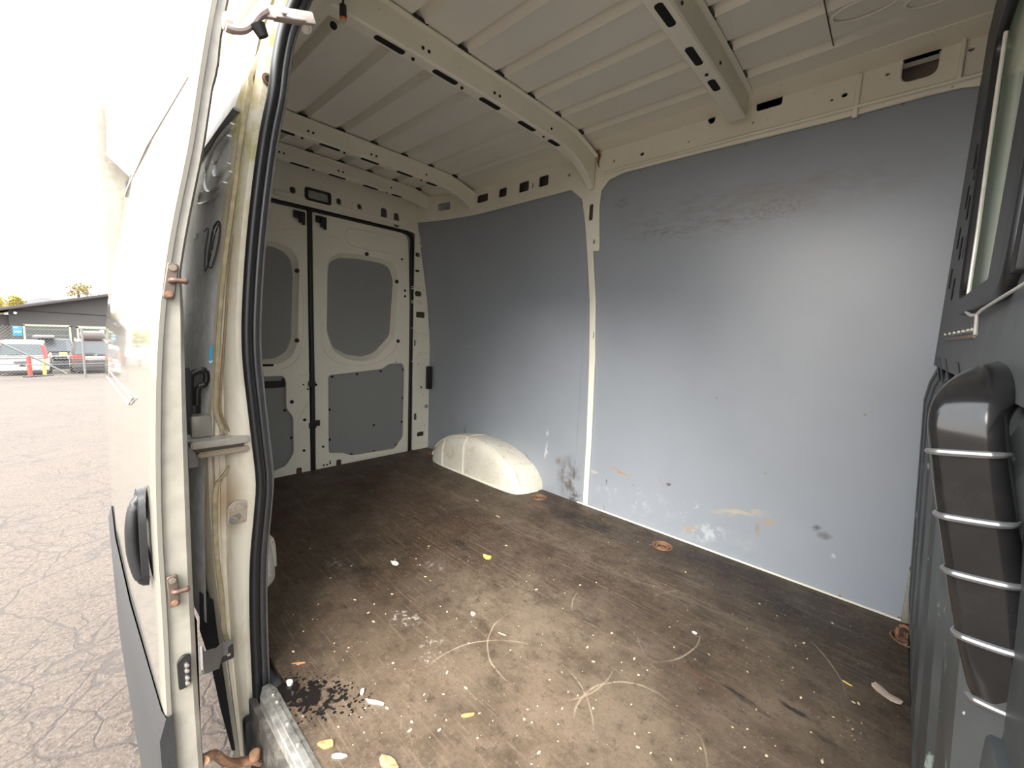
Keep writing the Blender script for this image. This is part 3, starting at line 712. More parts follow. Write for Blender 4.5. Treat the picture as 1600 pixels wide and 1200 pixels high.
# middle guide rail crossing the jamb
t = thing('guide_rail', 'horizontal steel guide rail end crossing the jamb behind the door edge', 'guide rail', (-1.22, .24, 1.34))
def railbar(name, z0, z1, y0, y1, x1, m):
    bm = bmesh.new(); add_box(bm, (-2.8, y0, z0), (x1, y1, z1)); bmesh.ops.bevel(bm, geom=bm.edges[:], offset=.003, segments=2, affect='EDGES'); return bmobj(name, bm, m, t, smooth=True)
z_a, z_b, z_c, z_d = [onX(345, v, -1.205).z for v in (686, 697, 703, 712)]
railbar('upper_lip', z_b, z_a, .186, .308, -1.200, simple('worn_rail_paint', (.44, .41, .36), .35, .2, dirt=(.25, .18, .12), dirt_amt=.5))
railbar('channel_back', z_c, z_b, .195, .300, -1.212, simple('dark_channel', (.10, .085, .07), .5))  # darker bar set back between the two lips
railbar('lower_lip', z_d, z_c, .200, .308, -1.204, simple('rust_stained_lip', (.34, .28, .21), .45, .1, dirt=(.2, .12, .07), dirt_amt=.6))
box('end_flange', (-1.245, .185, 1.30), (-1.235, .205, 1.372), GREYM, t, bev=.002)
# outer skin of the rear quarter
rows = []
for z in [.86 + (2.745 - .86) * k / 40 for k in range(41)]:
    y = lerp_tab(tab_b, z)
    rows.append([(-1.27, y + .004, z), (-1.30, y - .004, z), (-1.6, y - .012, z), (-2.2, y - .012, z), (-2.8, y + .0, z), (-2.98, y + .06, z)])
q_skin = loft('wall_left_outer_skin', rows, simple('white_quarter_paint', (.82, .82, .81), .2), thick=.0); struct(q_skin)
rows = [[(-1.30, lerp_tab(tab_b, z) - .012, z), (-2.9, lerp_tab(tab_b, z) - .015, z)] for z in (.30, .5, .7, .86)]
struct(loft('wall_left_cladding', rows, CLAD, smooth=False))
struct(loft('wall_left', [[(-1.28, max(.30, lerp_tab(tab_b, z) + .05), z), (-2.9, max(.30, lerp_tab(tab_b, z) + .05), z)] for z in [ZF + (2.66 - ZF) * k / 16 for k in range(17)]], PANELP, thick=.004))
# window-shaped pressings of the quarter, seen through the gap
def march(px, py, x0, x1, surf):
    x = x0
    while x > x1:
        q = onX(px, py, x)
        if q.y >= surf(q.z): return q
        x -= .004
    return onX(px, py, x1)
def on_body(px, py, off=.0): return march(px, py, -1.262, -2.85, lambda z: lerp_tab(tab_b, z) - .010 - off)
PRM = simple('grey_shadow_moulding', (.20, .20, .20), .4)
struct(tube('trim_14', [on_body(a_, b_) for a_, b_ in ((371, 171), (352, 197), (328, 230), (307, 262))], .010, PRM, seg=10, flat=.5))
prs = [[(363, 193), (350, 207), (336, 228), (325, 255), (320, 285), (326, 300), (342, 290), (360, 268)], [(358, 212), (347, 226), (338, 246), (334, 268), (338, 276), (348, 268), (358, 255)], [(316, 300), (311, 318), (330, 312), (352, 285)]]
for pp in prs: struct(tube('trim_14', [on_body(a_, b_) for a_, b_ in pp], .005, simple('white_quarter_pressing', (.78, .78, .77), .25), seg=8, flat=.5, sm=4))
# scrawl in black marker
t = thing('marker_scrawl', 'black marker scrawl reading 10 on the grey shaded body side behind the sliding door', 'graffiti', on_body(335, 390))
tube('digit_zero', [on_body(a_, b_, .0015) for a_, b_ in [(343, 346), (335, 353), (330, 375), (326, 400), (326, 417), (331, 417), (337, 398), (342, 375), (344, 354), (341, 345), (336, 353)]], .0022, GREYMARK, t, seg=6, flat=.5, sm=4)
tube('digit_one', [on_body(a_, b_, .0015) for a_, b_ in [(319, 362), (325, 356), (325, 366), (321, 392), (320, 424)]], .0016, GREYMARK, t, seg=6, flat=.5, sm=3)
tube('slash_stroke', [on_body(a_, b_, .0015) for a_, b_ in [(342, 350), (335, 370), (329, 398), (323, 420), (320, 424)]], .0016, GREYMARK, t, seg=6, flat=.5, sm=3)
tube('small_stroke', [on_body(a_, b_, .0015) for a_, b_ in [(306, 368), (309, 365), (308, 372), (300, 375)]], .0012, simple('pale_pencil', (.8, .8, .8), .5), t, seg=6, flat=.5)
q = onX(329.5, 553, -1.262)
st = plate('blue_sticker', rpoly(p2('X', -1.262, (327.5, 541), (332.5, 540), (331, 568), (325.5, 569)), .002), [], 'X', -1.2595, .002, DECAL, origin=q, bev=.0003)
tag(st, 'small bright blue sticker on the edge of the jamb', 'sticker')
plate('white_tick', p2('X', -1.262, (325.8, 562), (328, 565), (331.8, 562), (331.8, 564.5), (328, 568), (325.8, 565)), [], 'X', -1.2575, .001, simple('sticker_white', (.8, .8, .8), .5), st, bev=.0002)

# door seal round the side opening
t = thing('door_seal', 'black rubber bulb seal running down the whole jamb of the side opening', 'seal', (-1.2, .32, .39))
pth = [onX(a_, b_, -1.2) for a_, b_ in seal_px]
top = [Vector((.12, .52, 2.555)), Vector((-.6, .52, 2.56)), Vector((-1.0, .515, 2.56)), Vector((-1.13, .497, 2.548))]
path = smooth_path(top + pth, 5)
rows_b = []
tube('seal_bulb', [p + Vector((.012, -.009, 0)) for p in path], .0115, BLACK, t, seg=14)
tube('seal_lip', [p + Vector((.004, .011, 0)) for p in path], .0095, simple('worn_grey_rubber', (.030, .031, .033), .35), t, seg=12)
tube('flange_clip', [p + Vector((-.006, .022, 0)) for p in path], .0065, simple('dusty_rubber_edge', (.16, .155, .15), .55), t, seg=8)

# header over the side opening (inner roof side rail)
rows = []
for x in (-2.86, -1.4, -1.2, -1.0, 0.0, XB):
    rows.append([(x, .47, 2.50), (x, .53, 2.535), (x, .545, 2.57), (x, .60, 2.60), (x, .625, 2.655), (x, .66, 2.690)])
struct(loft('trim_15', rows, CREAM, smooth=False))
rows = []
for x in (-1.25, XB + .3):
    rows.append([(x, lerp_tab(tab_b, z), z) for z in (2.5, 2.56, 2.62, 2.68, 2.745)] + [(x, .75, 2.765)])
struct(loft('trim_16', rows, WH))
struct(box('trim_17', (-1.25, .40, 2.575), (XB + .3, .56, 2.60), GREYM))
# bolt and hanging connector
q = onX(477, 45, -1.22)
t = thing('track_bolt', 'small zinc bolt under the front corner of the long roof bow', 'bolt', q)
cyl('bolt_head', q, (.6, -.3, -.6), .010, .016, STEEL, t, seg=6); cyl('washer', q + Vector((-.006, .004, .008)), (.6, -.3, -.6), .014, .003, STEEL, t); cyl('shank', q + Vector((-.012, .007, .014)), (.6, -.3, -.6), .005, .03, STEEL, t)
q = onX(536, 18, -1.30)
t = thing('cable_connector', 'small black cable plug with orange ring hanging at the end of a roof bow', 'connector', q)
cyl('plug_body', q, (0, 0, 1), .010, .035, PLAST, t, bev=.002); cyl('orange_ring', q + Vector((0, 0, -.020)), (0, 0, 1), .0095, .005, simple('orange_ring', (.75, .22, .06), .5), t)
cyl('plug_tip', q + Vector((0, 0, -.026)), (0, 0, 1), .007, .008, simple('pale_plug_tip', (.55, .52, .38), .5), t)
tube('cable', [q + Vector((0, 0, .015)), q + Vector((.004, 0, .05)), q + Vector((.0, .01, .10))], .003, BLACK, t, sm=3)
q = onX(521, 40, -1.33)
cyl('bow_hole', q, (1, 0, 0), .010, .006, BLACKM, None); tag(bpy.context.scene.collection.objects[-1], 'round black hole in the near end of the long roof bow', 'hole')

# striker on the lower jamb
q = onX(370, 800, -1.222)
t = thing('lock_striker', 'stained pale striker plate with a stub pin on the lower jamb', 'striker', q)
plate('striker_plate', rpoly([(q.y - .024, q.z - .028), (q.y + .020, q.z - .032), (q.y + .026, q.z - .012), (q.y + .024, q.z + .028), (q.y - .004, q.z + .034), (q.y - .022, q.z + .018)], .008), [], 'X', q.x + .003, .006, RUSTPALE, t, bev=.0015)
cyl('plate_screw', q + Vector((.008, .004, .014)), (1, 0, 0), .010, .005, RUSTPALE, [c_ for c_ in t.children][0], seg=14, bev=.001)
cyl('pin', q + Vector((.014, -.006, -.010)), (.8, -.5, 0), .008, .030, STEEL, t, bev=.001)
cyl('pin_head', q + Vector((.026, -.014, -.010)), (.8, -.5, 0), .010, .006, STEEL, [c_ for c_ in t.children if c_.name.startswith('pin')][0], bev=.001)
# rubber stop low on jamb
q = onX(396, 1150, -1.19)
t = box('jamb_buffer', q + Vector((-.02, -.022, -.055)), q + Vector((.012, .012, .06)), PLAST, bev=.008, origin=q); tag(t, 'black rubber buffer at the foot of the jamb beside the door sill', 'buffer')

# black catch behind the door edge
q0 = onX(307, 606, -1.26)
t = thing('door_catch', 'black plastic door catch loop standing behind the sliding door edge', 'catch', (q0.x, q0.y, q0.z - .06))
cp = [onX(a_, b_, -1.26) for a_, b_ in [(298, 632), (297, 600), (300, 584), (317, 578), (322, 586), (320, 600), (309, 606), (308, 632), (304, 640)]]
tube('catch_loop', cp, .008, PLAST, t, seg=10, sm=4)
plate('catch_web', [(p.y, p.z) for p in cp], [], 'X', -1.262, .010, CLAD, t, bev=.002)
tube('catch_foot', [onX(303, 632, -1.262), onX(303, 645, -1.262)], .014, PLAST, t)
box('catch_post', onX(292, 680, -1.25) + Vector((-.01, -.006, 0)), onX(294, 575, -1.25) + Vector((.0, .004, 0)), CLAD, t, bev=.002)
box('catch_mount', onX(298, 685, -1.25) + Vector((-.02, 0, 0)), onX(322, 648, -1.25) + Vector((.01, .01, 0)), WH, t, bev=.006)

# ------------------------------------------------------------------ sliding door (open, hanging outside)
out_px = [(327, 0), (318, 60), (305, 130), (297, 200), (285, 260), (265, 350), (250, 450), (242, 550), (240, 650), (240, 750), (243, 850), (250, 950), (255, 1050), (258, 1120), (265, 1200)]
in_px = [(352, 0), (350, 60), (345, 130), (325, 150), (305, 260), (300, 300), (285, 400), (292, 500), (293, 560), (297, 680), (300, 760), (305, 900), (315, 1100), (322, 1200)]
to = sorted([(onX(a_, b_, -1.0).z, onX(a_, b_, -1.0).y) for a_, b_ in out_px]); to = [(.33, .105), (.5, .096)] + to + [(2.40, .25), (2.55, .32)]
ti = sorted([(onX(a_, b_, -1.0).z, onX(a_, b_, -1.0).y) for a_, b_ in in_px]); ti = [(.33, .155)] + ti + [(2.40, .28), (2.55, .35)]
# soften the tables
def soft(tab, z): return (lerp_tab(tab, z - .03) + lerp_tab(tab, z) * 2 + lerp_tab(tab, z + .03)) / 4
def yo_(z): return (soft(to, z - .05) + soft(to, z) + soft(to, z + .05)) / 3
def yi_(z): return max(soft(ti, z), yo_(z) + .030)
sd = thing('sliding_door', 'open white sliding side door hanging outside the van at the left', 'door', (-1.7, .12, .34))
DX0, DX1 = -1.0, -2.36
zz = [.345 + (2.345 - .345) * k / 80 for k in range(81)]
DOORP = simple('glossy_white_door_paint', (.185, .175, .15), .05, var=.03, scale=5, dirt=(.18, .16, .13), dirt_amt=.15, dirt_scale=3)
DOORP.node_tree.nodes['Principled BSDF'].inputs['Specular IOR Level'].default_value = .3
rows = []
for z in zz:
    yo = yo_(z)
    rows.append([(DX0 - .0, yo + .010, z), (DX0 + .0, yo + .004, z), (DX0 - .006, yo, z), (DX0 - .05, yo - .002, z), (-1.5, yo - .010, z), (-2.0, yo - .010, z), (DX1 + .02, yo - .002, z), (DX1, yo + .006, z), (DX1, yo + .02, z)])
loft('outer_skin', rows, DOORP, sd)
rows = []
for z in zz:
    yo, yi = yo_(z), yi_(z); d = yi - yo
    rows.append([(DX0 + .0, yo + .003, z), (DX0 - .004, yo + .12 * d, z), (DX0 - .008, yo + .20 * d, z), (DX0 - .006, yo + .80 * d, z), (DX0 - .012, yo + .94 * d, z), (DX0 - .03, yi, z), (DX0 - .20, yi + .004, z), (-2.2, yi + .004, z), (DX1, yi, z), (DX1, yo + .01, z)])
loft('inner_frame', rows, WH, sd)
# end caps
for z, nm in ((.345, 'bottom_closing'), (2.345, 'top_closing')):
    bm = bmesh.new(); yo, yi = yo_(z), yi_(z); bm.faces.new([bm.verts.new(v) for v in ((DX0, yo, z), (DX0, yi, z), (DX1, yi, z), (DX1, yo, z))]); bmobj(nm, bm, WH, sd)
# lower cladding
rows = []
for z in [.335 + (.865 - .335) * k / 12 for k in range(13)]:
    yo = yo_(z); e = .016 if z < .85 else .004
    rows.append([(DX0 + .004, yo + .012, z), (DX0 + .008, yo - e + .004, z), (DX0 - .02, yo - e, z), (-1.5, yo - e - .010, z), (-2.0, yo - e - .010, z), (DX1 + .0, yo - e, z), (DX1 - .006, yo + .01, z)])
loft('lower_cladding', rows, CLAD, sd)
# seam line of the upper skin
q1 = onY(282, 155, .196); q2 = onY(200, 305, .196)
tube('gutter_line', [Vector((q1.x + .1, yo_(2.137) - .000, 2.137)), Vector((-1.6, yo_(2.137) - .010, 2.137)), Vector((-2.2, yo_(2.14) - .006, 2.139)), Vector((-2.33, yo_(2.14) - .002, 2.139))], .006, simple('dark_gutter', (.30, .28, .25), .6), sd, seg=8)
# raised pale outline on the outer skin
def on_door(px, py, off=.0): return march(px, py, -1.0, -2.34, lambda z: yo_(z) - .009 - off)
tube('raised_outline', [on_door(a_, b_, .001) for a_, b_ in [(172, 581), (207, 623), (201, 632), (167, 588)]], .0022, WH, sd, seg=6, flat=.6, closed=True)
# handle: cup and grip on the outer skin
hz = 1.225
hb = Vector((-1.085, yo_(hz), hz))
bm = bmesh.new()
rows = []
hpx = [(-.062, -.10), (-.068, -.03), (-.064, .04), (-.045, .095), (-.01, .115), (.03, .105), (.045, .06), (.048, -.03), (.044, -.10), (.02, -.128), (-.03, -.125)]
hpx = [(a_ * .9, b_ * .86) for a_, b_ in hpx]; hp = rpoly(hpx, .03, 4)
def hrow(s, off): return [(hb.x + p[0] * s, yo_(hb.z + p[1] * s) - .008 - off, hb.z + p[1] * s) for p in hp]
loft('handle_base', [hrow(1.0, .0), hrow(.97, .010), hrow(.86, .012), hrow(.76, .002), hrow(.3, .0)], PLAST, sd, closed=True, caps=False)
gp = [(hb.x + .026, -.105, .006), (hb.x + .026, -.085, .014), (hb.x + .022, -.03, .020), (hb.x + .020, .03, .020), (hb.x + .016, .075, .015), (hb.x + .012, .095, .006)]
tube('handle_grip', [Vector((x, yo_(hb.z + z) - .008 - o_, hb.z + z * .86)) for x, z, o_ in gp], [.009, .010, .011, .011, .010, .009], PLAST, sd, seg=12, sm=4)
PINM = simple('dark_rust_pin', (.11, .06, .045), .45, .4)
# strikers with pins on the door edge
for px, py, mt, tilt in ((267, 439, RUST, .16), (271, 924, RUST, -.03)):
    q = onX(px, py, DX0 + .004)
    cpl = plate('striker_plate', slot(q.y, q.z, .017, .066, .005, ang=-tilt), [], 'X', DX0 + .002, .006, simple('brown_striker_plate', (.14, .11, .09), .5, .5), sd, bev=.0015)
    for s_ in (-1, 1): cyl('striker_screw', q + Vector((.003, tilt * .022 * s_, .024 * s_)), (1, 0, 0), .0062, .004, simple('dull_screw', (.25, .20, .16), .5, .5) if s_ > 0 else RUST, cpl, seg=12, bev=.001)
    tube('striker_pin', [q + Vector((.001, 0, .0)), q + Vector((.008, .002, .001)), q + Vector((.010, .010, .001)), q + Vector((.010, .021, .001)), q + Vector((.010, .024, .001))], [.0055, .0055, .0045, .0058, .004], PINM, cpl, seg=10, sm=3)
# contact block
q = onX(289, 1050, DX0 + .003)
cb = plate('contact_block', rpoly([(q.y - .011, q.z - .036), (q.y + .009, q.z - .034), (q.y + .011, q.z + .034), (q.y - .002, q.z + .038), (q.y - .012, q.z + .026)], .006), [], 'X', DX0 + .001, .006, PLAST, sd, bev=.001)
for k in (.016, .004, -.012, -.024): cyl('contact', q + Vector((.004, .003, k)), (1, 0, 0), .004, .008, STEEL, cb, seg=10, bev=.001)
# crease mark
# upper roller arm
ua = thing('upper_roller_arm', 'pale pinkish steel roller arm joining the top of the sliding door to its track', 'roller arm', onX(400, 40, -1.02))
A1 = [onX(a_, b_, -.98) for a_, b_ in [(353, 42), (362, 46), (378, 47), (390, 40), (402, 26), (415, 17)]]
PINK = simple('pale_stained_steel', (.60, .51, .47), .42, .35, dirt=(.30, .17, .15), dirt_amt=.55, dirt_scale=30)
tube('arm_bar', A1, [.010, .010, .010, .011, .012, .013], PINK, ua, seg=10, flat=.7, sm=4)
e0 = onX(412, 18, -.98); e1 = onX(490, 30, -.98); d = (e1 - e0); up = Vector((0, 0, 1)); sd_ = d.cross(up).normalized()
obox('roller_carriage', (e0 + e1) / 2, d, sd_, d.cross(sd_), (d.length, .012, .022), PINK, ua, bev=.003)
obox('carriage_web', (e0 + e1) / 2 + Vector((0, 0, -.008)), d, sd_, d.cross(sd_), (d.length * .6, .022, .006), PINK, ua, bev=.002)
q = onX(443, 16, -.965); cyl('arm_bolt', q, (1, -.3, 0), .007, .008, STEEL, ua, seg=12, bev=.001)
tube('rubber_bumper', [onX(402, 38, -.97), onX(412, 58, -.97)], [.014, .010], BLACK, ua, seg=10)
cyl('arm_foot', onX(355, 35, -.99), (0, 1, 0), .016, .012, PINK, ua, seg=14, bev=.002)
# middle bracket
mb = thing('door_bracket', 'dark grey folded steel bracket between the door edge and lower jamb', 'bracket', onX(337, 1040, -1.05))
pts = [(312, 1010, -1.0), (316, 1018, -1.03), (338, 1012, -1.10), (342, 1008, -1.14), (345, 1004, -1.19), (362, 1000, -1.205)]
top_ = [onX(a_, b_, x_) for a_, b_, x_ in pts]
rows = [[p for p in top_], [p + Vector((0, 0, -.028)) for p in top_], [p + Vector((0, 0, -.055 if i_ < 3 else -.038)) for i_, p in enumerate(top_)]]
loft('folded_strap', rows, GREYM, mb, thick=.004)
q = onX(352, 1022, -1.20); box('strap_pad', q + Vector((-.01, -.016, -.018)), q + Vector((.006, .018, .020)), CLAD, mb, bev=.003); cyl('pad_screw', q + Vector((.008, .006, 0)), (1, 0, 0), .004, .003, STEEL, [c_ for c_ in mb.children if c_.name.startswith('strap_pad')][0])
# lower rusty arm
la = thing('lower_roller_arm', 'rusty lower roller arm reaching from the door foot to the sill', 'roller arm', onX(360, 1188, -1.05))
tube('arm_bar', [onX(318, 1188, -1.02), onX(335, 1178, -1.04), onX(352, 1190, -1.06), onX(372, 1192, -1.08), onX(392, 1188, -1.08), onX(405, 1192, -1.08)], [.014, .012, .013, .014, .012, .010], RUST, la, seg=10, flat=.7, sm=3)
cyl('arm_pivot', onX(398, 1180, -1.07), (0, 0, 1), .012, .02, RUST, la, bev=.002)

# ------------------------------------------------------------------ side sill strip with step
t = thing('sill_strip', 'scuffed aluminium strip along the edge of the load floor in the side opening', 'sill strip', (-.5, .33, ZF))
rows = []
for x in (-1.165, -1.14, .12):
    k = .012 if x < -1.15 else 0
    rows.append([(x, .296 + k, ZF - .030), (x, .296 + k, ZF + .002), (x, .299 + k, ZF + .005), (x, .308, ZF + .006), (x, .310, ZF + .008), (x, .324, ZF + .008), (x, .327, ZF + .005), (x, .336 - k * .5, ZF + .003), (x, .338 - k * .5, ZF + .0005)])
loft('strip_profile', rows, SILL, t, smooth=False)
for px, py in ((427, 1083), (433, 1094), (450, 1128), (466, 1160)):
    q = onZ(px, py, ZF + .010); cyl('strip_rivet', q, (0, 0, 1), .006, .004, STEEL, t, seg=12, bev=.001)
GRIME = simple('grimy_step_edge', (.05, .045, .04), .6, bump=.4, dirt=(.20, .18, .15), dirt_amt=.6, dirt_scale=25)
struct(box('trim_18', (-1.19, .282, .36), (.2, .298, ZF - .028), GRIME))
struct(box('trim_19', (-1.25, .15, .31), (.2, .285, .36), GRIME))
struct(plate('trim_27', p2('X', -1.285, (312, 925), (338, 940), (352, 985), (368, 1080), (384, 1170), (362, 1172), (345, 1110), (330, 1040), (312, 985)), [], 'X', -1.285, .006, BLACKM, bev=.001))
# ------------------------------------------------------------------ wheel arches
def arch(y0, sgn, name, label, x0=-2.62, x1=-1.60):
    """pressed wheel housing: y0 = inner lining plane, sgn = -1 grows toward the camera side"""
    t = thing(name, label, 'wheel arch', ((x0 + x1) / 2, y0, ZF), 'wheel arch housings')
    cx = (x0 + x1) / 2; rx = (x1 - x0) / 2; H = .25; W = .205; n = 40
    def ring(f, off, hh):     # f scale of the arc, off depth from lining
        return [(cx + .02 * 0 - rx * f * math.cos(PI * k / n) - (.0 if k else 0), y0 + sgn * off, ZF + hh * (math.sin(PI * k / n) ** .96)) for k in range(n + 1)]
    rows = [ring(1.0, 0.0, H * 1.0), ring(.99, .05, H * 1.03), ring(.955, .11, H * 1.05), ring(.89, .160, H * 1.03), ring(.81, .190, H * .95), ring(.72, .203, H * .84), ring(.62, .208, H * .72), ring(.45, .211, H * .56), ring(.2, .212, H * .25), ring(.02, .212, H * .01)]
    fine = []
    for i_ in range(len(rows) - 1):
        a0, a1, a2, a3 = rows[max(i_ - 1, 0)], rows[i_], rows[i_ + 1], rows[min(i_ + 2, len(rows) - 1)]
        for u in (0, .33, .66):
            fine.append([tuple(.5 * (2 * q1 + (q2 - q0) * u + (2 * q0 - 5 * q1 + 4 * q2 - q3) * u * u + (3 * q1 - q0 - 3 * q2 + q3) * u ** 3) for q0, q1, q2, q3 in zip(v0, v1, v2, v3)) for v0, v1, v2, v3 in zip(a0, a1, a2, a3)])
    fine.append(rows[-1])
    loft('housing', fine, ARCHM, t)
    # swage beads
    def spt(f, off, hh, k): 
        th = PI * k; return Vector((cx - rx * f * math.cos(th), y0 + sgn * off, ZF + hh * (math.sin(th) ** .96)))
    tube('edge_bead', [spt(.90, .160, H * 1.04, k / 24) for k in range(1, 24)], .008, ARCHM, t, seg=8, flat=.7)
    def vbead(k, r=.009):
        pts = [spt(1.0, .01, H, k), spt(.99, .05, H * 1.03, k), spt(.955, .11, H * 1.05, k), spt(.89, .160, H * 1.03, k), spt(.81, .192, H * .95, k)]
        b = pts[-1]; pts += [Vector((b.x, y0 + sgn * .206, ZF + (b.z - ZF) * .82)), Vector((b.x + .002, y0 + sgn * .211, ZF + (b.z - ZF) * .5)), Vector((b.x + .004, y0 + sgn * .212, ZF + .005))]
        tube('cross_bead', pts, r, ARCHM, t, seg=8, flat=.7, sm=4)
    vbead(.27); vbead(.47); vbead(.80)
    if sgn < 0: tube('foot_flange', [(cx - rx * .99, y0, ZF + .004), (cx - rx * .9, y0 + sgn * .11, ZF + .004), (cx - rx * .7, y0 + sgn * .20, ZF + .004), (cx, y0 + sgn * .215, ZF + .004), (cx + rx * .75, y0 + sgn * .212, ZF + .004), (cx + rx * .93, y0 + sgn * .17, ZF + .004), (cx + rx, y0 + sgn * .05, ZF + .004)], .007, CREAM, t, seg=8, sm=3)
    return t
arch(YW, -1, 'wheel_arch', 'rounded white wheel arch housing against the grey lining on the far side')
arch(.315, 1, 'wheel_arch', 'white wheel arch corner just showing behind the black seal')

# ------------------------------------------------------------------ lashing rings
def tie(c, label, raised=False, hidden=False):
    t = thing('lashing_ring', label, 'lashing ring', (c.x, c.y, ZF), 'lashing rings sunk in the load floor')
    rows = [[(c.x + r * math.cos(a_), c.y + r * math.sin(a_), ZF + z) for a_ in [2 * PI * k / 24 for k in range(24)]] for r, z in ((.048, .000), (.047, .003), (.0425, .003), (.040, -.004), (.036, -.014), (.01, -.015))]
    loft('cup', rows, RUST, t, closed=True)
    if raised:
        pts = [(c.x - .025, c.y - .0, ZF - .008), (c.x - .028, c.y, ZF + .028), (c.x - .012, c.y, ZF + .045), (c.x + .012, c.y, ZF + .028), (c.x + .022, c.y, ZF - .006)]
        tube('ring', pts, .006, RUST, t, sm=5)
        box('ring_bar', (c.x - .03, c.y - .012, ZF - .010), (c.x + .03, c.y + .012, ZF - .002), RUST, t, bev=.003)
    else:
        tube('ring', [(c.x + .026 * math.cos(a_), c.y + .026 * math.sin(a_), ZF - .004) for a_ in [2 * PI * k / 20 for k in range(20)]], .0055, RUST, t, closed=True)
        cyl('hub', (c.x, c.y, ZF - .008), (0, 0, 1), .012, .010, RUST, t, bev=.002)
tie(TIE[0], 'rusty lashing ring in the floor beside the white wheel arch')
tie(TIE[1], 'rusty lashing ring in the floor halfway along the far wall')
tie(TIE[2], 'rusty lashing ring standing up in the floor corner by the bulkhead', True)
tie(TIE[3], 'rusty lashing ring in the far rear corner by the rear doors')

# ------------------------------------------------------------------ bulkhead
BX = XB
def bx_face(y, z): return BX - .055 * max(0, min(1, (z - .8) / .9))
# lower corrugated part, middle band, upper part with window
t = None
yl = [2.048]
prof = []
ycorr = [(1.99, 1.90), (1.82, 1.70), (1.60, 1.46), (1.34, 1.18), (1.05, .88), (.75, .60)]
def bulk_surface():
    rows = []
    zs = [.665, .69, .72, .80, 1.0, 1.2, 1.4, 1.50, 1.56, 1.62, 1.70, 1.78, 1.86, 2.0, 2.3, 2.6, 2.69]
    ysamp = [2.048]
    for a_, b_ in ycorr: ysamp += [a_ + .018, a_, b_, b_ - .018]
    ysamp += [.45, .22]
    for z in zs:
        r = []
        for j, y in enumerate(ysamp):
            x = bx_face(y, z)
            fade = max(0, min(1, (z - .69) / .05)) * max(0, min(1, (1.60 - z) / .06))
            k = (j - 1) % 4
            if 1 <= j <= 4 * len(ycorr) and k in (1, 2): x -= .030 * fade
            r.append((x, y, z))
        rows.append(r)
    return rows
rows = bulk_surface()
zsplit = 9
lo_rows = rows[:zsplit + 1]; hi_rows = rows[zsplit:]
struct(loft('wall_front', lo_rows, BULK, smooth=False))
# upper sheet with openings, plate at x = .095
XU = BX - .055
uo = [(.22, 1.615), (2.048, 1.615), (2.048, 2.69), (.22, 2.69)]
def vx(py): return 1477 + (480 - py) * (1547 - 1477) / 325.0        # lining corner
def ex_(py): return 1510 + (490 - py) * (1566 - 1510) / 400.0       # folded edge
ea, eb = onX(1510, 488, XU), onX(1566, 90, XU)
vents = []; vc = []
for i, u in enumerate((.10, .34, .58, .80)):
    for k in range(9):
        py = 180 + k * 32 + (10 if i % 2 else 0) + i * 6
        if py > 465 - i * 10: continue
        q = onX(vx(py) + (ex_(py) - vx(py)) * u, py, XU)
        edy = ea.y + (eb.y - ea.y) * (q.z - ea.z) / (eb.z - ea.z)
        if q.y < 2.03 and q.y > edy + .02 and not any(abs(q.y - v_[0]) < .040 and abs(q.z - v_[1]) < .062 for v_ in vc): vc.append((q.y, q.z)); vents.append(slot(q.y, q.z, .034, .058, .008, 3, ang=0))
wpts = [(ea.y - .045, ea.z + .012), (eb.y - .045, eb.z + .02), (.70, eb.z + .02), (.70, ea.z)]
def shrink(pts, d):
    cy_ = sum(p[0] for p in pts) / 4; cz_ = sum(p[1] for p in pts) / 4
    return [(p[0] + (d if p[0] < cy_ else -d), p[1] + (d if p[1] < cz_ else -d)) for p in pts]
struct(plate('wall_front_upper', uo, [rpoly(wpts, .05)], 'X', XU, .010, BULKG, bev=.002))
vg = thing('vent_grille', 'column rows of dark ventilation slots in the bulkhead between lining and window', 'vent', (XU, 1.8, 2.0))
for v_ in vents: plate('vent_slot', v_, [], 'X', XU - .0055, .003, BLACKM, vg, bev=.0006)  # black plates on the sheet, painting the shaded depth of the slots
struct(box('wall_front_backing', (XU + .05, 1.72, 1.85), (XU + .06, 2.04, 2.6), simple('vent_backing', (.035, .028, .022), .8)))
# window
wd_ = thing('bulkhead_window', 'greenish dirty glass window with black rubber frame in the bulkhead', 'window', (XU, 1.0, ea.z))
plate('rubber_frame', rpoly(shrink(wpts, -.022), .06), [rpoly(shrink(wpts, .012), .04)], 'X', XU - .008, .020, BLACK, wd_, bev=.006)
plate('pane', rpoly(shrink(wpts, .006), .04), [], 'X', XU, .005, glass_mat('green_dirty_glass', (.36, .44, .32), .35, .12), wd_, bev=.001)
cb0 = onX(1592, 300, XU).y
box('centre_bar', (XU - .014, cb0 - .20, ea.z), (XU + .004, cb0, eb.z + .01), BLACK, wd_, bev=.004)
# bright folded edge round the window sheet
MET = simple('bare_folded_edge', (.62, .58, .52), .35, .5)
ed = thing('folded_edge', 'thin bare metal edge running down beside the bulkhead window', 'edging', (XU - .02, ea.y, ea.z))
def EX(px, py): return onX(px, py, XU - .014)
tube('edge_strip', [EX(1572, 50), EX(1560, 130), EX(1545, 235), EX(1528, 360), EX(1510, 480), EX(1511, 488), EX(1518, 493), EX(1526, 492), EX(1534, 484), EX(1560, 468), EX(1600, 444), EX(1650, 415)], [.0032, .0032, .003, .0028, .0024, .002, .0018, .0014], MET, ed, seg=8)
tube('edge_drop', [EX(1527, 492), EX(1524, 524)], .0025, MET, ed, seg=8)
rv = thing('rivet_row', 'row of small rivets across the grey sheet below the bulkhead window', 'rivets', (XU, 1.5, 1.65))
for k in range(7): cyl('rivet', onX(1477 + k * 7.2, 523 - k * 1.3, XU - .006), (1, 0, 0), .006, .006, STEEL, rv, seg=10, bev=.001)
